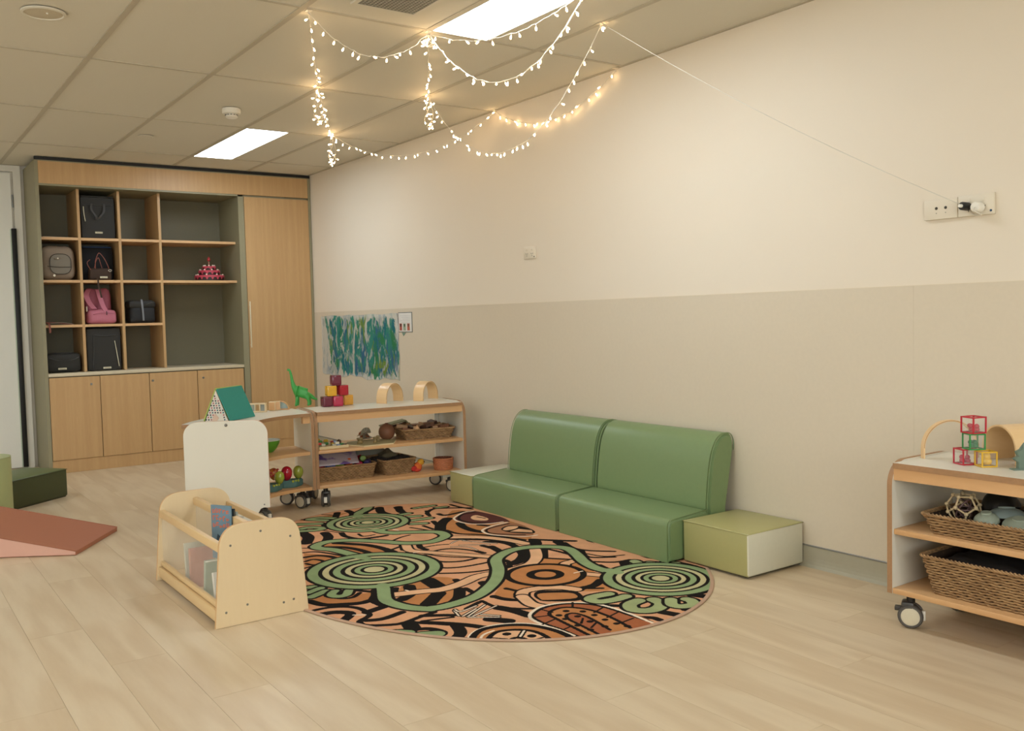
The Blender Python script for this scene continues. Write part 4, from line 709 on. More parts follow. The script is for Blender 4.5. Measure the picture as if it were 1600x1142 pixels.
# ---------------------------------------------------------------- baskets
def basket(t, w, d, h, flare, pitch=.009, rr_=.0042, stake=.022, liner=True):
    """woven basket standing on z=0 centred; w,d at the foot, wider by flare at the rim"""
    def outline(k, off=0, wave=0, ph=0, n=None):
        W2, D2 = w/2+flare*k+off, d/2+flare*k*.6+off; r = .02; per = 4*(W2+D2)-8*r+2*pi*r; n = n or max(16, int(round(per/stake))*2); out = []
        for i in range(n):
            s = per*i/n; q = []
            segs_ = [(2*W2-2*r, (-W2+r, -D2), (1,0)), (pi*r/2, 0, 0), (2*D2-2*r, (W2, -D2+r), (0,1)), (pi*r/2, 0, 0), (2*W2-2*r, (W2-r, D2), (-1,0)), (pi*r/2, 0, 0), (2*D2-2*r, (-W2, D2-r), (0,-1)), (pi*r/2, 0, 0)]
            cen = [None, (W2-r, -D2+r, -90), None, (W2-r, D2-r, 0), None, (-W2+r, D2-r, 90), None, (-W2+r, -D2+r, 180)]
            for j, (ln, p0, dd) in enumerate(segs_):
                if s <= ln or j == 7:
                    if j % 2 == 0: x, y = p0[0]+dd[0]*s, p0[1]+dd[1]*s; nx, ny = dd[1], -dd[0]
                    else:
                        a = radians(cen[j][2])+s/r; nx, ny = cos(a), sin(a); x, y = cen[j][0]+r*nx, cen[j][1]+r*ny
                    break
                s -= ln
            o_ = wave*(1 if (i+ph) % 2 else -1); out.append((x+nx*o_, y+ny*o_))
        return out, n
    _, n = outline(.5); rows_ = int(h/pitch); bm = NB()
    for j in range(rows_):
        k_ = (j+.5)/rows_; o, _ = outline(k_, 0, .0026, j % 2, n); tube(bm, [(x, y, rr_+h*j/rows_+.0012*sin(i*1.7+j)) for i, (x, y) in enumerate(o)], rr_, 5, True)
    obj('weave', bm, MRTN, t, True)['kind'] = 'stuff'
    bm = NB(); o, m_ = outline(1, .001, 0, 0, n*2)
    for q in range(3): tube(bm, [(x+.0035*cos(i*.9+q*2.1), y+.0035*cos(i*.9+q*2.1), h+.0035*sin(i*.9+q*2.1)) for i, (x, y) in enumerate(o)], .0032, 5, True)
    obj('rim', bm, MRTN, t, True)
    bm = NB(); o, _ = outline(.0, -.008, 0, 0, 40); o2, _ = outline(1, -.007, 0, 0, 40); A_ = [bm.verts.new((x, y, .004)) for x, y in o]; B2 = [bm.verts.new((x, y, h-.004)) for x, y in o2]
    for i in range(40): bm.faces.new((A_[i], A_[(i+1) % 40], B2[(i+1) % 40], B2[i]))
    bm.faces.new(A_); obj('lining', bm, MRTND, t)
    return t
def onA(s, y, z, rz=0): 
    a = A.rotation_euler.z; return (A.location.x+cos(a)*s-sin(a)*y, A.location.y+sin(a)*s+cos(a)*y, z)
ra = A.rotation_euler.z; S1, S2, ST = .1402, .3465, .5775
def tA(name, lab, cat, s, y, z, rz=0, g=None): return thing(name, lab, cat, onA(s, y, z), ra+rz, g)
def shade(c, k): return c
# coloured cubes
for lab, s, y, z, c_, r in (('purple', .175, .325, 0, '6E2438', .1), ('pink', .243, .315, 0, 'B8284A', -.1), ('amber', .318, .355, 0, 'D69A38', .15), ('yellow', .205, .325, 1, 'E0A828', 0), ('red', .282, .335, 1, 'B01C2C', .2), ('maroon', .240, .33, 2, '6E2034', -.05)):
    t = tA('toy_cube', lab+' translucent toy cube '+('in the bottom row of the small pyramid' if z == 0 else 'in the middle row of the small pyramid' if z == 1 else 'on top of the small pyramid'), 'toy block', s, y, ST+z*.0655, r)
    m_ = mat('cube '+lab, c_, .25, .06, 30, coat=.3); box('cube', m_, t, -.030, .030, -.030, .030, .001, .0645, .004)
    bm = NB()
    for q in (-.031, .031): bx(bm, -.021, .021, q-.001, q+.001, .012, .053, .0008); bx(bm, q-.001, q+.001, -.021, .021, .012, .053, .0008)
    obj('face_panel', bm, mat('cube face '+lab, c_, .4, .12, 60), t)
# wooden arches: bent plywood strips
MARC = wood('arch ply', 'E0B880', 'EECB9A', 'y', 12, .35, 1, .4)
def arch(t, R_, wd, th=.008, h=None, n=28):
    h = h or R_; bm = NB(); ol = [(-R_, 0)]+[(-R_*cos(pi*k/n), (h-R_)+R_*sin(pi*k/n)) for k in range(n+1)]+[(R_, 0)]
    il = [(R_-th, 0)]+[((R_-th)*cos(pi*k/n), (h-R_)+(R_-th)*sin(pi*k/n)) for k in range(n+1)]+[(-R_+th, 0)]
    prism(bm, ol+il, (0,1,0), wd, (0,-wd/2,0), u=(1,0,0), v=(0,0,1)); obj('bent_strip', bm, MARC, t, 'a')
    bm = NB(); pts = [(-(R_-th/2)*cos(pi*k/n), -wd/2-.0003, (h-R_)+(R_-th/2)*sin(pi*k/n)) for k in range(n+1)]; tube(bm, pts, .0009, 4); obj('ply_line', bm, MPLYE, t)
t = tA('wooden_arch', 'bent wooden toy arch nearer the cube pyramid', 'toy arch', .602, .335, ST, .62); arch(t, .100, .075, .007, .125)
t = tA('wooden_arch', 'bent wooden toy arch at the right end of the long shelf trolley', 'toy arch', .852, .33, ST, .62); arch(t, .096, .075, .007, .125)
# middle shelf of the long trolley
t = tA('toy_tray', 'cream tray of small yellow, red and blue counting toys', 'tray', .118, .20, S2, .05)
MTR = mat('cream tray', 'D2BE92', .5); bm = NB(); bx(bm, -.085, .10, -.14, .14, 0, .006)
for q in ((-.085,.10,-.14,-.135),(-.085,.10,.135,.14),(-.085,-.08,-.135,.135),(.095,.10,-.135,.135)): bx(bm, q[0],q[1],q[2],q[3], .006, .016)
obj('tray_base', bm, MTR, t)
cc = ('D8B030', 'C84030', '88A0C8', 'E0D8C0', '5A4030', '509050'); r9 = random.Random(5)
for i_ in range(26):
    x, y = r9.uniform(-.07, .085), r9.uniform(-.12, .12); bm = NB(); k_ = r9.choice((0, 1, 2)); z = .0065+(.0 if i_ < 16 else .014)
    if k_ == 0: bx(bm, x-.012, x+.012, y-.009, y+.009, z, z+.014, .002)
    elif k_ == 1: ball(bm, (x, y, z+.0095), .0095, seg=10)
    else: lathe(bm, [(0, z), (.012, z), (.012, z+.011), (0, z+.011)], 12, o=(x, y, 0))
    obj('counting_piece', bm, mat('piece '+cc[i_ % 6], cc[i_ % 6], .4), t, 'a')
t = tA('hexagon_board', 'flat olive wooden board with small turned pegs on it', 'toy board', .395, .145, S2, .1)
bm = NB(); prism(bm, [(-.165, .0), (-.105, -.125), (.09, -.135), (.17, -.01), (.10, .12), (-.11, .115)], (0,0,1), .008, (0,0,0), 0, 1, u=(1,0,0), v=(0,1,0)); obj('board', bm, [mat('olive board', 'A8996C', .5), MTR], t)
for x, y, s_ in ((-.083, -.02, 1.25), (.008, -.045, .75), (.05, .0, .8)):
    bm = NB(); lathe(bm, [(0,.008),(.014*s_,.008),(.016*s_,.014),(.011*s_,.022),(.012*s_,.032),(.017*s_,.036),(.015*s_,.043),(0,.044)], 16, o=(x, y, 0)); obj('peg', bm, mat('olive peg', '8A7448', .5), t, 'a')
t = tA('shell_pile', 'heap of pale and brown sea shells beside the brown ball', 'shells', .425, .30, S2)
for i_ in range(9):
    bm = NB(); a = r9.uniform(0, 6.3); R_ = .032+.008*r9.random(); x, y, z = r9.uniform(-.045, .045), r9.uniform(-.035, .035), .002+.019*(i_//3)
    n_ = 12; prev = None; cen = bm.verts.new((0, 0, .006)); rim = []
    for k_ in range(n_+1): b_ = pi*k_/n_; rim.append(bm.verts.new((cos(b_)*R_, sin(b_)*R_, .016*sin(b_)*(1 if k_ % 2 else .7))))
    for k_ in range(n_): bm.faces.new((cen, rim[k_], rim[k_+1]))
    bmesh.ops.solidify(bm, geom=bm.faces[:], thickness=.002); bmesh.ops.rotate(bm, verts=bm.verts, cent=(0,0,0), matrix=Matrix.Rotation(a, 3, 'Z') @ Matrix.Rotation(.6*(i_ % 3)+.1, 3, 'X')); bmesh.ops.translate(bm, verts=bm.verts, vec=(x, y, z+.006))
    obj('shell', bm, mat('shell %d' % (i_ % 3), ('E0D8C4', 'C08058', 'B8AE98')[i_ % 3], .4, .3, 90), t, 'a')
t = tA('brown_ball', 'dull brown round gourd-like ball resting before the basket', 'ball', .535, .235, S2); bm = NB(); ball(bm, (0, 0, .0525), .0525, 1, 1, 1, 28); obj('body', bm, mat('gourd brown', '8A5C42', .55, .2, 12), t, True)
bm = NB(); lathe(bm, [(0,.103),(.012,.104),(.009,.108),(0,.109)], 14); obj('cap', bm, mat('gourd cap', '74402E', .6), t, True)
t = basket(tA('wicker_basket', 'wicker basket of wooden pieces on the middle shelf by the brown ball', 'basket', .785, .235, S2, -.12), .285, .28, .066, .028)
MWD = [mat('wood piece %d' % i_, c_, .5, .15, 60) for i_, c_ in enumerate(('8A5A3E', 'C09468', '5E4030', 'A47850'))]
for i_ in range(15):
    x, y = -.125+.25*(i_ % 5)/4, -.09+.09*(i_//5); q = tag(obj('wooden_block', (lambda b_: (bx(b_, -.035, .035, -.018, .018, -.012, .012, .003), b_)[1])(NB()), MWD[i_ % 4]), ('chestnut', 'light oak', 'dark walnut', 'tan')[i_ % 4]+' wooden block, '+('far left', 'left', 'centre', 'right', 'far right')[i_ % 5]+' of the '+('front', 'middle', 'back')[i_//5]+' row in the middle shelf basket', 'toy block', 'wooden blocks in the middle shelf basket')
    q.location = onA(.765+x, .235+y, S2+.062+.008*(i_ % 3)); q.rotation_euler = (r9.uniform(-.25, .25), r9.uniform(-.25, .25), r9.uniform(0, 3))
t = tA('triangle_block', 'small pale wooden triangle at the front rim of the basket', 'toy block', .690, .098, S2+.062, -.1); bm = NB(); prism(bm, [(-.022, 0), (.022, 0), (0, .034)], (0,1,0), .014, (0,0,0), u=(1,0,0), v=(0,0,1), bev=.002); obj('block', bm, mat('pale wood', 'D8A878', .5), t, 'a')
t = tA('olive_board', 'olive folded card leaning over the back of the middle shelf basket', 'card', .63, .36, S2+.078, -.1); bm = NB(); prism(bm, [(-.09, 0), (.07, .032), (.105, -.005), (.095, -.008), (.066, .024), (-.09, -.006)], (0,1,0), .10, (0,-.06,0), u=(1,0,0), v=(0,0,1)); obj('card', bm, mat('olive card', '8C8458', .6), t)
# bottom shelf
t = basket(tA('wicker_basket', 'wicker basket of bright toys on the bottom shelf, under the purple painting', 'basket', .222, .255, S1, 0), .34, .28, .085, .022)
tc_ = ('A82030', '24468C', '88A838', 'D8602C', 'B83050', '3A3060', '5A7A30', 'C8A040', 'B02018')
for i_ in range(18):
    x, y = -.15+.3*(i_ % 6)/5, -.10+.09*(i_//6); bm = NB()
    if i_ % 3 == 0: ball(bm, (0,0,0), .026, seg=14)
    elif i_ % 3 == 1: bx(bm, -.03, .03, -.02, .02, -.018, .018, .006, 2)
    else: lathe(bm, [(0,-.03),(.018,-.026),(.022,0),(.016,.026),(0,.03)], 14, 'x')
    q = tag(obj(('toy_ball', 'toy_brick', 'toy_barrel')[i_ % 3], bm, mat('bright '+tc_[i_ % 9], tc_[i_ % 9], .4), None, 'a'), ('dark red', 'navy', 'lime green', 'orange', 'crimson pink', 'violet', 'leaf green', 'mustard', 'scarlet')[i_ % 9]+' plastic '+('ball', 'brick', 'barrel')[i_ % 3]+', '+('front', 'middle', 'back')[i_//6]+' row of the basket under the purple painting', 'toy', 'bright toys in the bottom basket')
    q.location = onA(.222+x, .255+y, S1+.082+.006*(i_ % 4)); q.rotation_euler = (r9.uniform(-.4, .4), r9.uniform(-.4, .4), r9.uniform(0, 3))
def sheet(nm, lab, cat, s0, y0, z0, s1, y1, z1, wd, m_, back):
    """thin sheet: near edge from s0 to s1 at y0,z0..; far edge at y1,z1"""
    t = tA(nm, lab, cat, s0, y0, z0); bm = NB(); V = [(0, 0, 0), (s1-s0, 0, 0), (s1-s0+back, y1-y0, z1-z0), (back, y1-y0, z1-z0)]; V = [bm.verts.new(v_) for v_ in V]; bm.faces.new(V); bmesh.ops.subdivide_edges(bm, edges=bm.edges[:], cuts=6, use_grid_fill=True)
    for v_ in bm.verts: v_.co.z += .004*sin(v_.co.x*22)*sin(v_.co.y*14)
    bmesh.ops.solidify(bm, geom=bm.faces[:], thickness=.0015); obj('sheet', bm, m_, t, True); return t
mpp = bpy.data.materials.new('purple painting'); mpp.use_nodes = True; nt = mpp.node_tree; n = nt.nodes; k = nt.links; b = n['Principled BSDF']; tc = n.new('ShaderNodeTexCoord')
k.new(over('C4B8C0', '6E5496', nmask(9, (1, 1.5, 1), .50, .60)), b.inputs['Base Color']); b.inputs['Roughness'].default_value = .7
sheet('painted_sheet', 'sheet of paper with purple paint lying over the basket of bright toys', 'paper', .022, .10, S1+.100, .30, .245, S1+.174, 0, mpp, .02)
t = tA('grey_sheet', 'large grey green sheet standing behind the baskets on the bottom shelf', 'paper', 0, .392, S1); bm = NB(); prism(bm, [(.06,.06),(.20,.0),(.80,.0),(.78,.02),(.50,.165),(.06,.18)], (0,-1,0), .003, (0,0,0), u=(1,0,0), v=(0,0,1)); obj('sheet', bm, mat('grey green paper', '8F8C7C', .7, .08, 8), t)
t = basket(tA('wicker_basket', 'small wicker basket of dark cloth on the bottom shelf beside the toy plush', 'basket', .555, .235, S1, .12), .185, .25, .092, .022)
MCL = mat('dark cloth', '2C2622', .9, .2, 40); MCL2 = mat('olive cloth', '6A6048', .9, .15, 40)
for i_, (x, y, z, s_) in enumerate(((-.09, -.02, .088, 1), (.0, .05, .092, 1.1), (.07, -.01, .088, .9), (0, -.06, .086, .9))):
    q = tA('folded_cloth', ('crumpled dark cloth hanging over the left rim of the small basket', 'olive cloth peak at the back of the small basket', 'dark cloth at the right of the small basket', 'dark cloth at the front of the small basket')[i_], 'cloth', .555+x, .235+y, S1+z)
    bm = NB(); bmesh.ops.create_icosphere(bm, subdivisions=3, radius=.045*s_); rs = r9.uniform(0, 9)
    for v_ in bm.verts: co = v_.co; kk = 1+.22*sin(co.x*110+rs)*sin(co.y*90+rs)+.15*sin(co.z*150); v_.co = Vector((co.x*1.15*kk, co.y*kk, co.z*.42*kk+(.03 if i_ == 1 and co.z > 0 else 0)*(1-abs(co.x)/.05)))
    obj('cloth', bm, MCL2 if i_ == 1 else MCL, q, True)
t = tA('plush_toy', 'small red and yellow felt bird toy leaning on the small basket', 'soft toy', .70, .135, S1, .3)
for nm, c_, p_, r_x, s_ in (('body', 'D86A2C', (0, 0, .030), .030, (1, .8, 1)), ('head', 'D8A030', (.022, -.005, .058), .024, (1, .9, .9)), ('wing', 'B83028', (-.032, -.008, .022), .022, (1.2, .5, .8)), ('tail', 'C8402C', (-.01, -.01, .012), .018, (1.6, .8, .65))):
    bm = NB(); ball(bm, p_, r_x, *s_, seg=16); obj(nm, bm, mat('felt '+c_, c_, .9, .15, 90), t, True)
bm = NB(); ball(bm, (.034, -.026, .060), .004); obj('eye', bm, MBLK, t, True)
t = tA('orange_basket', 'orange-brown round woven tub at the right end of the bottom shelf', 'basket', .872, .12, S1)
bm = NB()
for j in range(8): tube(bm, [((.056+.002*(1 if (i_+j) % 2 else -1)+.0008*j)*cos(2*pi*i_/40), (.056+.002*(1 if (i_+j) % 2 else -1)+.0008*j)*sin(2*pi*i_/40), .0048+.0095*j) for i_ in range(40)], .0052, 5, True)
obj('weave', bm, mat('orange wicker', 'C47A50', .6, .3, 90), t, True)['kind'] = 'stuff'
bm = NB(); lathe(bm, [(0,.004),(.05,.004),(.056,.076)], 24); obj('lining', bm, mat('tub inside', '6A3A22', .8), t, 'a')
# ---------------------------------------------------------------- corner trolley things
# green dinosaur
t = thing('toy_dinosaur', 'bright green long-necked plastic dinosaur', 'toy dinosaur', (-1.055, -.515, ST), -.40)
def skin(name, J, E_, m_, par, sub=2):
    me = bpy.data.meshes.new(name); me.from_pydata([j[0] for j in J], E_, []); o = bpy.data.objects.new(name, me); C.objects.link(o); o.parent = par; me.materials.append(m_)
    md = o.modifiers.new('skin', 'SKIN'); md.use_smooth_shade = True
    for i_, j in enumerate(J): r = j[1] if isinstance(j[1], tuple) else (j[1], j[1]); me.skin_vertices[0].data[i_].radius = r
    me.skin_vertices[0].data[0].use_root = True; o.modifiers.new('sub', 'SUBSURF').levels = sub; o.modifiers['sub'].render_levels = sub; return o
J = [((0,0,.073), .029), ((-.026,0,.082), .023), ((-.043,0,.102), .015), ((-.051,0,.130), .010), ((-.056,0,.165), .0075), ((-.064,0,.192), .007), ((-.078,0,.190), .0058), ((.030,0,.066), .021), ((.050,0,.052), .013), ((.068,0,.040), .008), ((.085,0,.034), .003),
     ((-.028,-.017,.050), .009), ((-.032,-.019,.025), .0068), ((-.036,-.020,.005), .0078), ((-.024,.017,.050), .009), ((-.022,.019,.025), .0068), ((-.026,.020,.005), .0078),
     ((.030,-.017,.045), .010), ((.036,-.019,.024), .0068), ((.032,-.020,.005), .0078), ((.036,.017,.045), .010), ((.046,.019,.024), .0068), ((.042,.020,.005), .0078)]
ED = [(0,1),(1,2),(2,3),(3,4),(4,5),(5,6),(0,7),(7,8),(8,9),(9,10),(1,11),(11,12),(12,13),(1,14),(14,15),(15,16),(7,17),(17,18),(18,19),(7,20),(20,21),(21,22)]
MDN = mat('green rubber', '40A046', .4, .15, 60); skin('body', J, ED, MDN, t); t.scale = (1.12, 1.15, 1.24)
bm = NB(); ball(bm, (-.072, -.006, .196), .0018, seg=8); ball(bm, (-.072, .006, .196), .0018, seg=8); obj('eyes', bm, MBLK, t, True)
# wooden block set
def loc(px, py): return (px, py)
r_img = -.61
t = thing('window_block', 'pale wooden frame block with three glazed openings beside the tent book', 'toy block', (-1.386, -.629, ST), r_img); bm = NB()
for q in ((-.052,.052,0,.008),(-.052,.052,.047,.055),(-.052,-.046,.008,.047),(.044,.052,.008,.047),(-.016,-.011,.008,.047),(.012,.017,.008,.047)): bx(bm, q[0],q[1],-.013,.013,q[2],q[3])
obj('frame', bm, MBIRCH, t); box('mirror_pane', mat('pale mirror', 'B8BCB4', .1, .1, 40, metal=.3), t, -.046, -.016, -.002, .002, .008, .047); box('mirror_pane', MATS['pale mirror'], t, .018, .044, -.002, .002, .008, .047)
for k_, (x, y, lab, rz) in enumerate(((-1.284, -.601, 'left of the two plain upright wooden blocks', .0), (-1.251, -.592, 'right of the two plain upright wooden blocks', .25))):
    t = thing('wooden_block', lab+' between frame block and dinosaur', 'toy block', (x, y, ST), r_img+rz); box('block', MBIRCH, t, -.019, .019, -.013, .013, .0005, .055, .002); box('end_grain', MBEECH, t, -.017, .017, -.0135, -.0131, .004, .051)
t = thing('quarter_arch_block', 'quarter-round wooden frame block next to the dinosaur', 'toy block', (-1.205, -.592, ST), r_img)
n_ = 12; ol = [(-.03, 0)]+[(-.03+.062*sin(pi/2*k_/n_), .055*cos(pi/2*k_/n_)) for k_ in range(n_+1)]; il = [(.024, .0065)]+[(-.0235+.0485*sin(pi/2*(n_-k_)/n_), .0065+.042*cos(pi/2*(n_-k_)/n_)) for k_ in range(1, n_+1)]
bm = NB()
outer = [(-.03, 0), (.032, 0)]+[(-.03+.062*cos(pi/2*k_/n_), .055*sin(pi/2*k_/n_)) for k_ in range(1, n_+1)]; inner = [(-.0235, .0065), (.0245, .0065)]+[(-.0235+.048*cos(pi/2*k_/n_), .0065+.042*sin(pi/2*k_/n_)) for k_ in range(1, n_+1)]
N_ = len(outer); F = [[bm.verts.new((x, y, z)) for x, z in l] for l, y in ((outer, -.012), (inner, -.012), (outer, .012), (inner, .012))]
for i_ in range(N_):
    j_ = (i_+1) % N_
    for a, b_ in ((0,1),(2,3),(0,2),(1,3)): bm.faces.new((F[a][i_], F[a][j_], F[b_][j_], F[b_][i_]))
bmesh.ops.recalc_face_normals(bm, faces=bm.faces[:]); obj('frame', bm, MBEECH, t); bm = NB(); prism(bm, inner, (0,1,0), .003, (0,-.0015,0), u=(1,0,0), v=(0,0,1)); obj('pane', bm, mat('pale blue pane', 'A8BCB8', .2), t)
# tent book
t = thing('tent_book', 'teal tent-shaped cloth book with a spotted triangular end', 'book', (-1.79, -.905, ST))
Lp = Vector((0, 0, 0)); Rp = Vector((.108, -.105, 0)); ax = Vector((.187, .135, 0)); hh = .178; top = (Lp+Rp)/2+Vector((0,0,hh))
def slab(p, q, dirv, th, m_, nm, par):
    bm = NB(); nn = (q-p).cross(dirv).normalized(); V = [p, q, q+dirv, p+dirv]; a_ = [bm.verts.new(x) for x in V]; b_ = [bm.verts.new(x-nn*th) for x in V]; bm.faces.new(a_); bm.faces.new(b_[::-1])
    for i_ in range(4): bm.faces.new((a_[i_], b_[i_], b_[(i_+1) % 4], a_[(i_+1) % 4]))
    bmesh.ops.recalc_face_normals(bm, faces=bm.faces[:]); return obj(nm, bm, m_, par)
up = Vector((0,0,.001)); MTEAL = mat('teal cloth cover', '2C8C80', .6, .06, 120); MLIM = mat('lime cloth', 'A6B858', .6)
slab(Rp+up, top, ax, .006, MTEAL, 'cover', t); slab(Lp+up, top, ax, -.006, MLIM, 'cover', t); 
bm = NB(); tube(bm, [top+Vector((0,0,.001))-ax*.01, top+ax*1.01+Vector((0,0,.001))], .005, 8); obj('spine', bm, MLIM, t, True)
tri = [(0, 0), (1, 0), (.5, 1)]; uu = Rp-Lp; wl = uu.length; un = uu.normalized(); nn = un.cross(Vector((0,0,1)))
bm = NB(); prism(bm, [(.008, .001), (wl-.008, .001), (wl/2, hh-.006)], -nn, .004, nn*.003, u=un, v=(0,0,1)); tp = obj('end_flap', bm, mat('cream spotted cloth', 'DCD4C4', .7), t)
MD_ = [mat('dot '+c_, c_, .6) for c_ in ('2A2A34', '3E6A74', 'B05A60', '1E2430')]
for c_i in range(4):
    bm = NB(); 
    for j in range(12):
        z = .010+.0130*j; half = wl/2*(1-z/hh)-.010
        if half < 0: continue
        m_ = int(half*2/.0155); 
        for i_ in range(m_+1):
            if (i_*3+j*2) % 4 != c_i: continue
            x = wl/2-half+(i_+.5*(j % 2))*.0155
            if x > wl/2+half or (abs(x-wl*.66) < .018 and z < .045): continue
            ctr = un*x+Vector((0,0,z))+nn*(.0045-.0008*0); q = [bm.verts.new(ctr+(un*cos(a)+Vector((0,0,1))*sin(a))*.0046-nn*.0002+nn*0) for a in np.linspace(0, 2*pi, 9)[:-1]]; bm.faces.new(q)
    dob = obj('spots', bm, MD_[c_i], tp); dob['kind'] = 'stuff'
bm = NB(); prism(bm, [(.050, .003), (.078, .004), (.090, .02), (.068, .045), (.058, .03)], -nn, .001, nn*.0046, u=un, v=(0,0,1)); obj('animal_print', bm, mat('pale pink print', 'D8B8A0', .6), tp)
# green bowl
t = thing('green_bowl', 'bright green bowl with a white inside on the curved trolley', 'bowl', (-1.372, -.74, S2))
bm = NB(); lathe(bm, [(0,.0),(.028,.0),(.05,.022),(.066,.052),(.070,.072),(.068,.072),(.06,.05),(.045,.024),(0,.008)], 36)
for f in bm.faces: f.material_index = 1 if f.calc_center_median().z > .0 and f.normal.z > .05 and f.calc_center_median().length < .2 and f.normal.dot(Vector((f.calc_center_median().x, f.calc_center_median().y, 0))) < 0 else 0
obj('bowl', bm, [mat('lime plastic', '5CA02E', .35), mat('bowl white', 'DCE0D4', .4)], t, 'a'); bm = NB(); tube(bm, [(.069*cos(a), .069*sin(a), .072) for a in np.linspace(0, 2*pi, 37)[:-1]], .0028, 6, True); obj('rim', bm, MATS['bowl white'], t, True)
# maracas in blue-green planters
MPT = mat('blue green felt', '4C706A', .7, .1, 60)
def planter(lab, x, y, rz):
    t = thing('toy_planter', lab, 'toy planter', (x, y, S1-.0002), rz)
    bm = NB(); ol = [(cos(a)*.070*(1+.10*cos(2*a)), sin(a)*.044*(1+.12*cos(4*a+.5))) for a in np.linspace(0, 2*pi, 33)[:-1]]; prism(bm, ol, (0,0,1), .042, (0,0,.0005), u=(1,0,0), v=(0,1,0), bev=.006); obj('tub', bm, MPT, t, 'a')
    for q in (-.02, .0, .018):
        bm = NB(); ball(bm, (q, -.043, .038), .0075, seg=10); obj('flower', bm, mat('flower yellow', 'A8B03C', .5), t, True)
    return t
planter('blue green toy planter nearer the white end panel', -1.418, -.895, .35); planter('blue green toy planter nearer the long trolley', -1.272, -.835, .25)
for lab, x, y, z, c_, s_ in (('glossy red egg shaker beside the white end panel', -1.465, -.915, .043, 'A82030', 1), ('glossy lime green egg shaker in the planter near the white end panel', -1.372, -.905, .040, '9CA83A', .95), ('red and yellow patterned egg shaker at the back', -1.372, -.815, .052, 'C87838', .9), ('glossy red egg shaker between the two lime ones', -1.300, -.835, .043, 'B0182C', 1.08), ('glossy lime green egg shaker nearest the long trolley', -1.225, -.825, .043, '9AA23A', 1.0)):
    t = thing('egg_shaker', lab, 'egg shaker', (x, y, S1+z)); bm = NB(); lathe(bm, [(0,-.004)]+[(.030*sin(a)*(1-.12*cos(a))*s_, (.036-.040*cos(a))*s_) for a in np.linspace(.25, pi-.05, 12)]+[(0,.076*s_)], 24); obj('shell', bm, mat('egg '+c_, c_, .22, .12, 40, coat=.5), t, True)
    if 'patterned' in lab:
        bm = NB(); rr = random.Random(2)
        for q in range(14): a = rr.uniform(0, 6.3); z_ = rr.uniform(.015, .06); ball(bm, (cos(a)*.024, sin(a)*.024, z_), .007, seg=8)
        obj('dots', bm, mat('egg red dots', 'B8302C', .4), t, True)
# ---------------------------------------------------------------- things on the right trolley
t = thing('wooden_arch', 'slim tall bent wooden hoop on the right trolley, behind the small cube frames', 'toy arch', (-.195, -4.272, ST), -.62); arch(t, .098, .022, .006, .135)
t = thing('wooden_tunnel', 'wide bent wooden tunnel at the right edge of the photo', 'toy arch', (-.10, -4.50, ST), -1.15+pi/2-.35); arch(t, .085, .16, .006, .13)
t.rotation_euler = (0, 0, 1.12); t.location = (-.118, -4.475, ST)
def frame_cube(lab, x, y, z, rz, c_, cb, s_=.054, nb=7):
    t = thing('frame_cube', lab, 'toy cube', (x, y, z), rz); bm = NB(); e = .0042; h = s_/2
    for sx_ in (-1, 1):
        for sy_ in (-1, 1):
            a, b_ = sorted((sx_*h, sx_*(h-e))); c, d = sorted((sy_*h, sy_*(h-e))); bx(bm, a, b_, c, d, e, s_-e)
    for z_ in (0, s_-e):
        for sg in (-1, 1): a, b_ = sorted((sg*h, sg*(h-e))); bx(bm, a, b_, -h, h, z_, z_+e); bx(bm, -h+e, h-e, a, b_, z_, z_+e)
    obj('frame', bm, mat('frame '+c_, c_, .3), t); 
    mc = MATS.get('clear window')
    if not mc:
        mc = bpy.data.materials.new('clear window'); mc.use_nodes = True; b = mc.node_tree.nodes['Principled BSDF']; b.inputs['Alpha'].default_value = .05; b.inputs['Roughness'].default_value = .05; b.inputs['Base Color'].default_value = (.95,.95,.9,1); MATS['clear window'] = mc
    bm = NB()
    for sg in (-1, 1): q = sg*(h-e/2); bx(bm, q-.0005, q+.0005, -h+e, h-e, e, s_-e); bx(bm, -h+e, h-e, q-.0005, q+.0005, e, s_-e)
    obj('window_panel', bm, mc, t); rr = random.Random(int(x*1000))
    for q in range(nb): bm = NB(); R_ = .0085 if nb > 4 else .0125; ball(bm, (rr.uniform(-1,1)*(h-e-R_), rr.uniform(-1,1)*(h-e-R_), e+R_*(1 if q < nb*.6 else 2.3)), R_, seg=10); obj('bead', bm, mat('bead '+cb, cb, .3), t, True)
    return t
frame_cube('red frame cube with small red beads at the foot of the stack', -.285, -4.376, ST, -.45, 'C03040', 'B03048', .054, 6)
frame_cube('yellow frame cube with yellow balls', -.283, -4.445, ST, -.62, 'E0B030', 'E8B838', .052, 4)
frame_cube('green frame cube with green beads in the middle of the stack', -.290, -4.408, ST+.0545, -.62, '2E8A44', '2A7040', .054, 8)
frame_cube('red frame cube with red beads on top of the stack', -.290, -4.407, ST+.109, -.30, 'C02838', 'B82838', .056, 9)
t = thing('teal_tree', 'muted teal wooden tree-shaped toy cut by the right edge of the photo', 'toy', (-.270, -4.552, ST), -.6)
bm = NB(); prism(bm, [(-.012,0),(.03,0),(.03,.012),(.022,.014),(.045,.03),(.028,.04),(.036,.058),(.02,.062),(.012,.088),(-.004,.066),(-.018,.06),(-.012,.045),(-.026,.036),(-.012,.026)], (0,1,0), .016, (0,-.008,0), u=(1,0,0), v=(0,0,1), bev=.002); obj('body', bm, mat('muted teal', '6A7C6C', .5, .1, 60), t, 'a')
bm = NB(); bx(bm, -.03, .04, -.014, .014, -.0002, .004, .001); obj('base', bm, MATS['muted teal'], t, 'a')
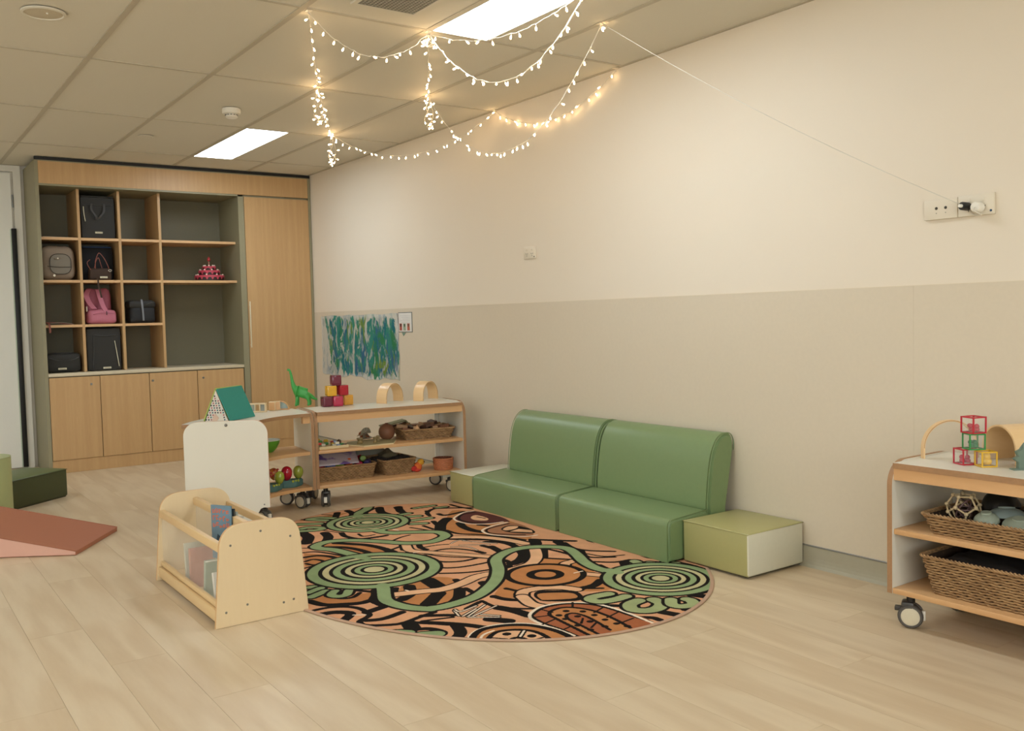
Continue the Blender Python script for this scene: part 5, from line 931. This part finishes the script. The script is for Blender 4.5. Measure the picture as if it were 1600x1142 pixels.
# middle shelf basket of the right trolley
b1 = basket(thing('wicker_basket', 'shallow wicker basket of lattice ball and bowls on the right trolley', 'basket', (-.245, -4.555, S2), -pi/2), .47, .29, .066, .030)
b2 = basket(thing('wicker_basket', 'deep wicker basket on the bottom shelf of the right trolley', 'basket', (-.238, -4.565, S1), -pi/2), .49, .30, .128, .034)
t = thing('dark_cloth', 'dark cloth filling the deep basket', 'cloth', (-.24, -4.56, S1+.10)); bm = NB(); bx(bm, -.12, .12, -.22, .22, 0, .018); bmesh.ops.subdivide_edges(bm, edges=bm.edges[:], cuts=8, use_grid_fill=True)
for v_ in bm.verts: v_.co.z += .008*sin(v_.co.x*60)*sin(v_.co.y*45) if v_.co.z > .01 else 0
obj('cloth', bm, MCL, t, True)
t = thing('lattice_ball', 'openwork ball of pale wooden beads and sticks', 'ball', (-.315, -4.388, S2+.085))
bm0 = NB(); bmesh.ops.create_icosphere(bm0, subdivisions=2, radius=.052); VV = [v_.co.copy() for v_ in bm0.verts]; FF = [f.calc_center_median() for f in bm0.faces]; 
# dual of a once-divided icosahedron reads as rings of five and six sticks
bmi = NB(); bmesh.ops.create_icosphere(bmi, subdivisions=1, radius=.05); fc = [f.calc_center_median().normalized()*.054 for f in bmi.faces]; eg = [[f.index for f in e.link_faces] for e in bmi.edges]; bmi.faces.index_update(); eg = [[f.index for f in e.link_faces] for e in bmi.edges]
ML_ = mat('pale lattice wood', 'CFB78E', .5, .15, 60); bm = NB()
for a, b_ in eg: tube(bm, [fc[a], fc[b_]], .0032, 6)
obj('stick_frame', bm, ML_, t, True); bm = NB(); bm2 = NB()
for q in fc: ball(bm, q, .0072, seg=10)
obj('joint_beads', bm, ML_, t, True)['kind'] = 'stuff'; bm0.free(); bmi.free(); bm2.free()
bm = NB()
for q in range(3): tube(bm, [Vector((cos(a)*.036, sin(a)*.036*cos(q*1.05), sin(a)*.036*sin(q*1.05))) for a in np.linspace(0, 2*pi, 25)[:-1]], .003, 5, True)
obj('inner_ring', bm, mat('mauve rings', '6E5450', .5), t, True)
def bowl(lab, x, y, z, R_, h, m_, rot):
    t = thing('toy_bowl', lab, 'bowl', (x, y, z)); t.rotation_euler = rot; bm = NB(); pr__ = [(R_*sin(a), h*(1-cos(a))) for a in np.linspace(0, pi/2, 9)]; lathe(bm, pr__+[(r*.94, zz*.94+h*.06) for r, zz in pr__[::-1]], 28); obj('shell', bm, m_, t, 'a'); bm = NB(); tube(bm, [(R_*.97*cos(a), R_*.97*sin(a), h) for a in np.linspace(0, 2*pi, 33)[:-1]], R_*.03, 5, True); obj('rim', bm, m_, t, True)
    bm = NB(); lathe(bm, [(0,-.002),(R_*.4,-.002),(R_*.42,.004),(0,.004)], 20); obj('foot', bm, m_, t, 'a')
zb = S2+.05
bowl('large black upturned bowl at the back of the shallow basket', -.155, -4.42, zb+.085, .062, .07, mat('black bowl', '16130F', .35), (pi-.25, .15, 0))
bowl('grey blue upturned bowl behind the pale ones', -.255, -4.50, zb+.048, .062, .034, mat('grey blue bowl', '84908A', .45, .1, 30), (pi-.1, .12, 0))
bowl('pale sage upturned bowl at the front rim', -.338, -4.475, zb+.038, .040, .03, mat('pale sage bowl', 'A8B09C', .45, .1, 30), (pi, -.15, 0))
bowl('pale sage upturned bowl with a round foot at the front rim', -.325, -4.575, zb+.032, .050, .026, MATS['pale sage bowl'], (pi+.1, -.2, 0))
bowl('slate grey upturned bowl between the sage ones and the red ball', -.245, -4.575, zb+.036, .045, .03, mat('slate bowl', '5C625C', .45, .1, 30), (pi, 0, 0))
bowl('dark grey upturned bowl cut by the right edge', -.300, -4.655, zb+.035, .05, .035, mat('charcoal bowl', '262B2B', .45), (pi, 0, 0))
t = thing('red_ball', 'dusty red ball in the shallow basket', 'ball', (-.215, -4.605, zb+.062)); bm = NB(); ball(bm, (0,0,0), .031, seg=24); obj('body', bm, mat('dusty red', '9C4A48', .5, .12, 30), t, True); bm = NB(); ball(bm, (-.024, -.019, .002), .003, seg=8); obj('valve', bm, MATS['dusty red'], t)
# ---------------------------------------------------------------- fairy lights
fairy = thing('fairy_lights', 'string of warm white fairy lights looped under the ceiling tiles and plugged in at right', 'string light', (-.8, -1.6, HC))
FO = fairy.location
MWIRE = mat('clear wire', 'DCD4C4', .3, .02); MBULB = mat('warm bulb', 'FFD9A6', .4, 0, emit=BULB_E)
bm = NB(); lathe(bm, [(0,-.026),(.0020,-.0255),(.0037,-.023),(.0041,-.019),(.0032,-.014),(.0018,-.010),(0,-.009)], 8); BP = obj('bulb', bm, MBULB, fairy, True); used_b = False
bms = NB(); tube(bms, [(0,0,0),(0,0,-.012)], .0011, 4)
wire = NB(); stems = NB()
def addbulb(p, dirv):
    global used_b
    q = Vector((0,0,-1)).rotation_difference(dirv.normalized()); o = BP if not used_b else BP.copy()
    if used_b: C.objects.link(o); o.parent = fairy
    used_b = True; o.location = p-FO; o.rotation_euler = q.to_euler(); tube(stems, [p-FO, p-FO+dirv.normalized()*.012], .0012, 4)
rb = random.Random(11)
def strand(a, b_, sag, step=.062, jit=.012, r=.0016, dirs=None, lat=0):
    a = Vector(a); b_ = Vector(b_); n_ = 40; P = []
    for i_ in range(n_+1):
        u_ = i_/n_; p = a.lerp(b_, u_); p.z -= 4*sag*u_*(1-u_); p += Vector((rb.uniform(-1,1), rb.uniform(-1,1), rb.uniform(-1,1)))*.003; p.x = min(p.x, -.012); p.z = min(p.z, HC-.004); P.append(p)
    for ph in (0, pi):   # two twisted leads
        tube(wire, [p-FO+Vector((cos(i_*1.3+ph), sin(i_*1.3+ph), 0))*.0016 for i_, p in enumerate(P)], r*.8, 4)
    acc = step*.5
    for p, q in zip(P, P[1:]):
        l = (q-p).length; acc += l
        while acc >= step:
            acc -= step; d = Vector((rb.gauss(0, .5), rb.gauss(0, .5), -1+rb.uniform(-.2, .6)))
            pp = q.copy()
            if pp.x+d.normalized().x*.035 > -.006: d.x = -abs(d.x)
            if pp.z+d.normalized().z*.035 > HC-.006: d.z = -abs(d.z)
            addbulb(pp, d); acc -= rb.uniform(-.35, .35)*step
def bunch(a, h, n_, w=.028):
    a = Vector(a)
    for s in range(3):
        ph = s*2.1; P = [a+Vector((cos(ph+u_*5)*w*sin(pi*u_), sin(ph+u_*5)*w*sin(pi*u_), -h*sin(pi*u_*.5))) for u_ in np.linspace(0, 1, 12)]; tube(wire, [p-FO for p in P], .0011, 4)
        for i_ in range(n_//3): u_ = (i_+.6)/(n_//3); j = min(11, int(u_*11)); addbulb(P[j], Vector((rb.gauss(0, 1), rb.gauss(0, 1), rb.uniform(-1, .4))))
def hook(p):
    bm = NB(); bx(bm, -.012, .012, -.012, .012, HC-.003-p[2], HC-.0005-p[2]); tube(bm, [(0,0,HC-.003-p[2]), (0,0,-.002), (.004,0,-.007), (.008,0,-.004)], .0014, 5); bmesh.ops.translate(bm, verts=bm.verts, vec=Vector(p)-FO); obj('hook', bm, MWHT, fairy)
hA, hB, hT, hD, hE, hF, hG, hH, hI = (-1.735,-2.385,HC-.01), (-1.171,-2.396,HC-.01), (-.93,-3.22,HC-.01), (-1.198,-1.245,HC-.01), (-.560,-1.35,HC-.01), (-.575,-2.88,HC-.01), (-.595,-.09,HC-.01), (-.025,-1.245,HC-.01), (-.02,-2.36,HC-.01)
for h_ in (hA, hB, hT, hD, hE, hF, hG, hH, hI): hook(h_)
strand(hA, hB, .14, .058); strand(hB, hT, .10, .075); strand(hB, hT, .285, .036, r=.0028); strand(hA, hD, .02, .10); strand(hD, hG, .02, .10); strand(hG, hH, .20, .058)
strand(hB, hE, .03, .11); strand(hE, hF, .43, .060); strand(hH, hI, .155, .070); pass
bunch(hD, .19, 18); bunch(hE, .17, 18); bunch(hG, .19, 21); bunch(hB, .06, 6, .02)
# feed wire down to the adapter on the wall
pe = Vector((-.045, -4.235, 1.475)); ps = Vector((-.575, -2.9, HC-.008)); P = [ps.lerp(pe, u_)-Vector((0, 0, 4*.035*u_*(1-u_))) for u_ in np.linspace(0, 1, 30)]
tube(wire, [p-FO for p in P], .0016, 5); obj('wire', wire, MWIRE, fairy, True); obj('bulb_stems', stems, MWIRE, fairy, True)['kind'] = 'stuff'; bms.free()
def lp(x, y, z): return Vector((x, y, z))-FO
bm = NB(); lathe(bm, [(0,-.044),(.012,-.043),(.015,-.036),(.015,.0),(.011,.004)], 16, 'x', lp(-.017, -4.238, 1.472)); pg = obj('plug', bm, MBLK, fairy, 'a')
bm = NB(); lathe(bm, [(0,-.056),(.006,-.056),(.007,-.043),(.012,-.0425)], 12, 'x', lp(-.017, -4.238, 1.472)); obj('cable_boot', bm, MWHTB, pg, 'a')
bm = NB(); lathe(bm, [(0,-.034),(.016,-.034),(.019,-.028),(.019,.0)], 18, 'x', lp(-.0165, -4.282, 1.464)); obj('white_adapter', bm, MWHTB, pg, 'a')
bm = NB(); tube(bm, catmull([lp(-.048, -4.282, 1.464), lp(-.07, -4.290, 1.45), lp(-.04, -4.30, 1.435), lp(-.018, -4.262, 1.44), lp(-.022, -4.25, 1.455)], 6), .0022, 6); obj('cable', bm, MWIRE, pg, True)
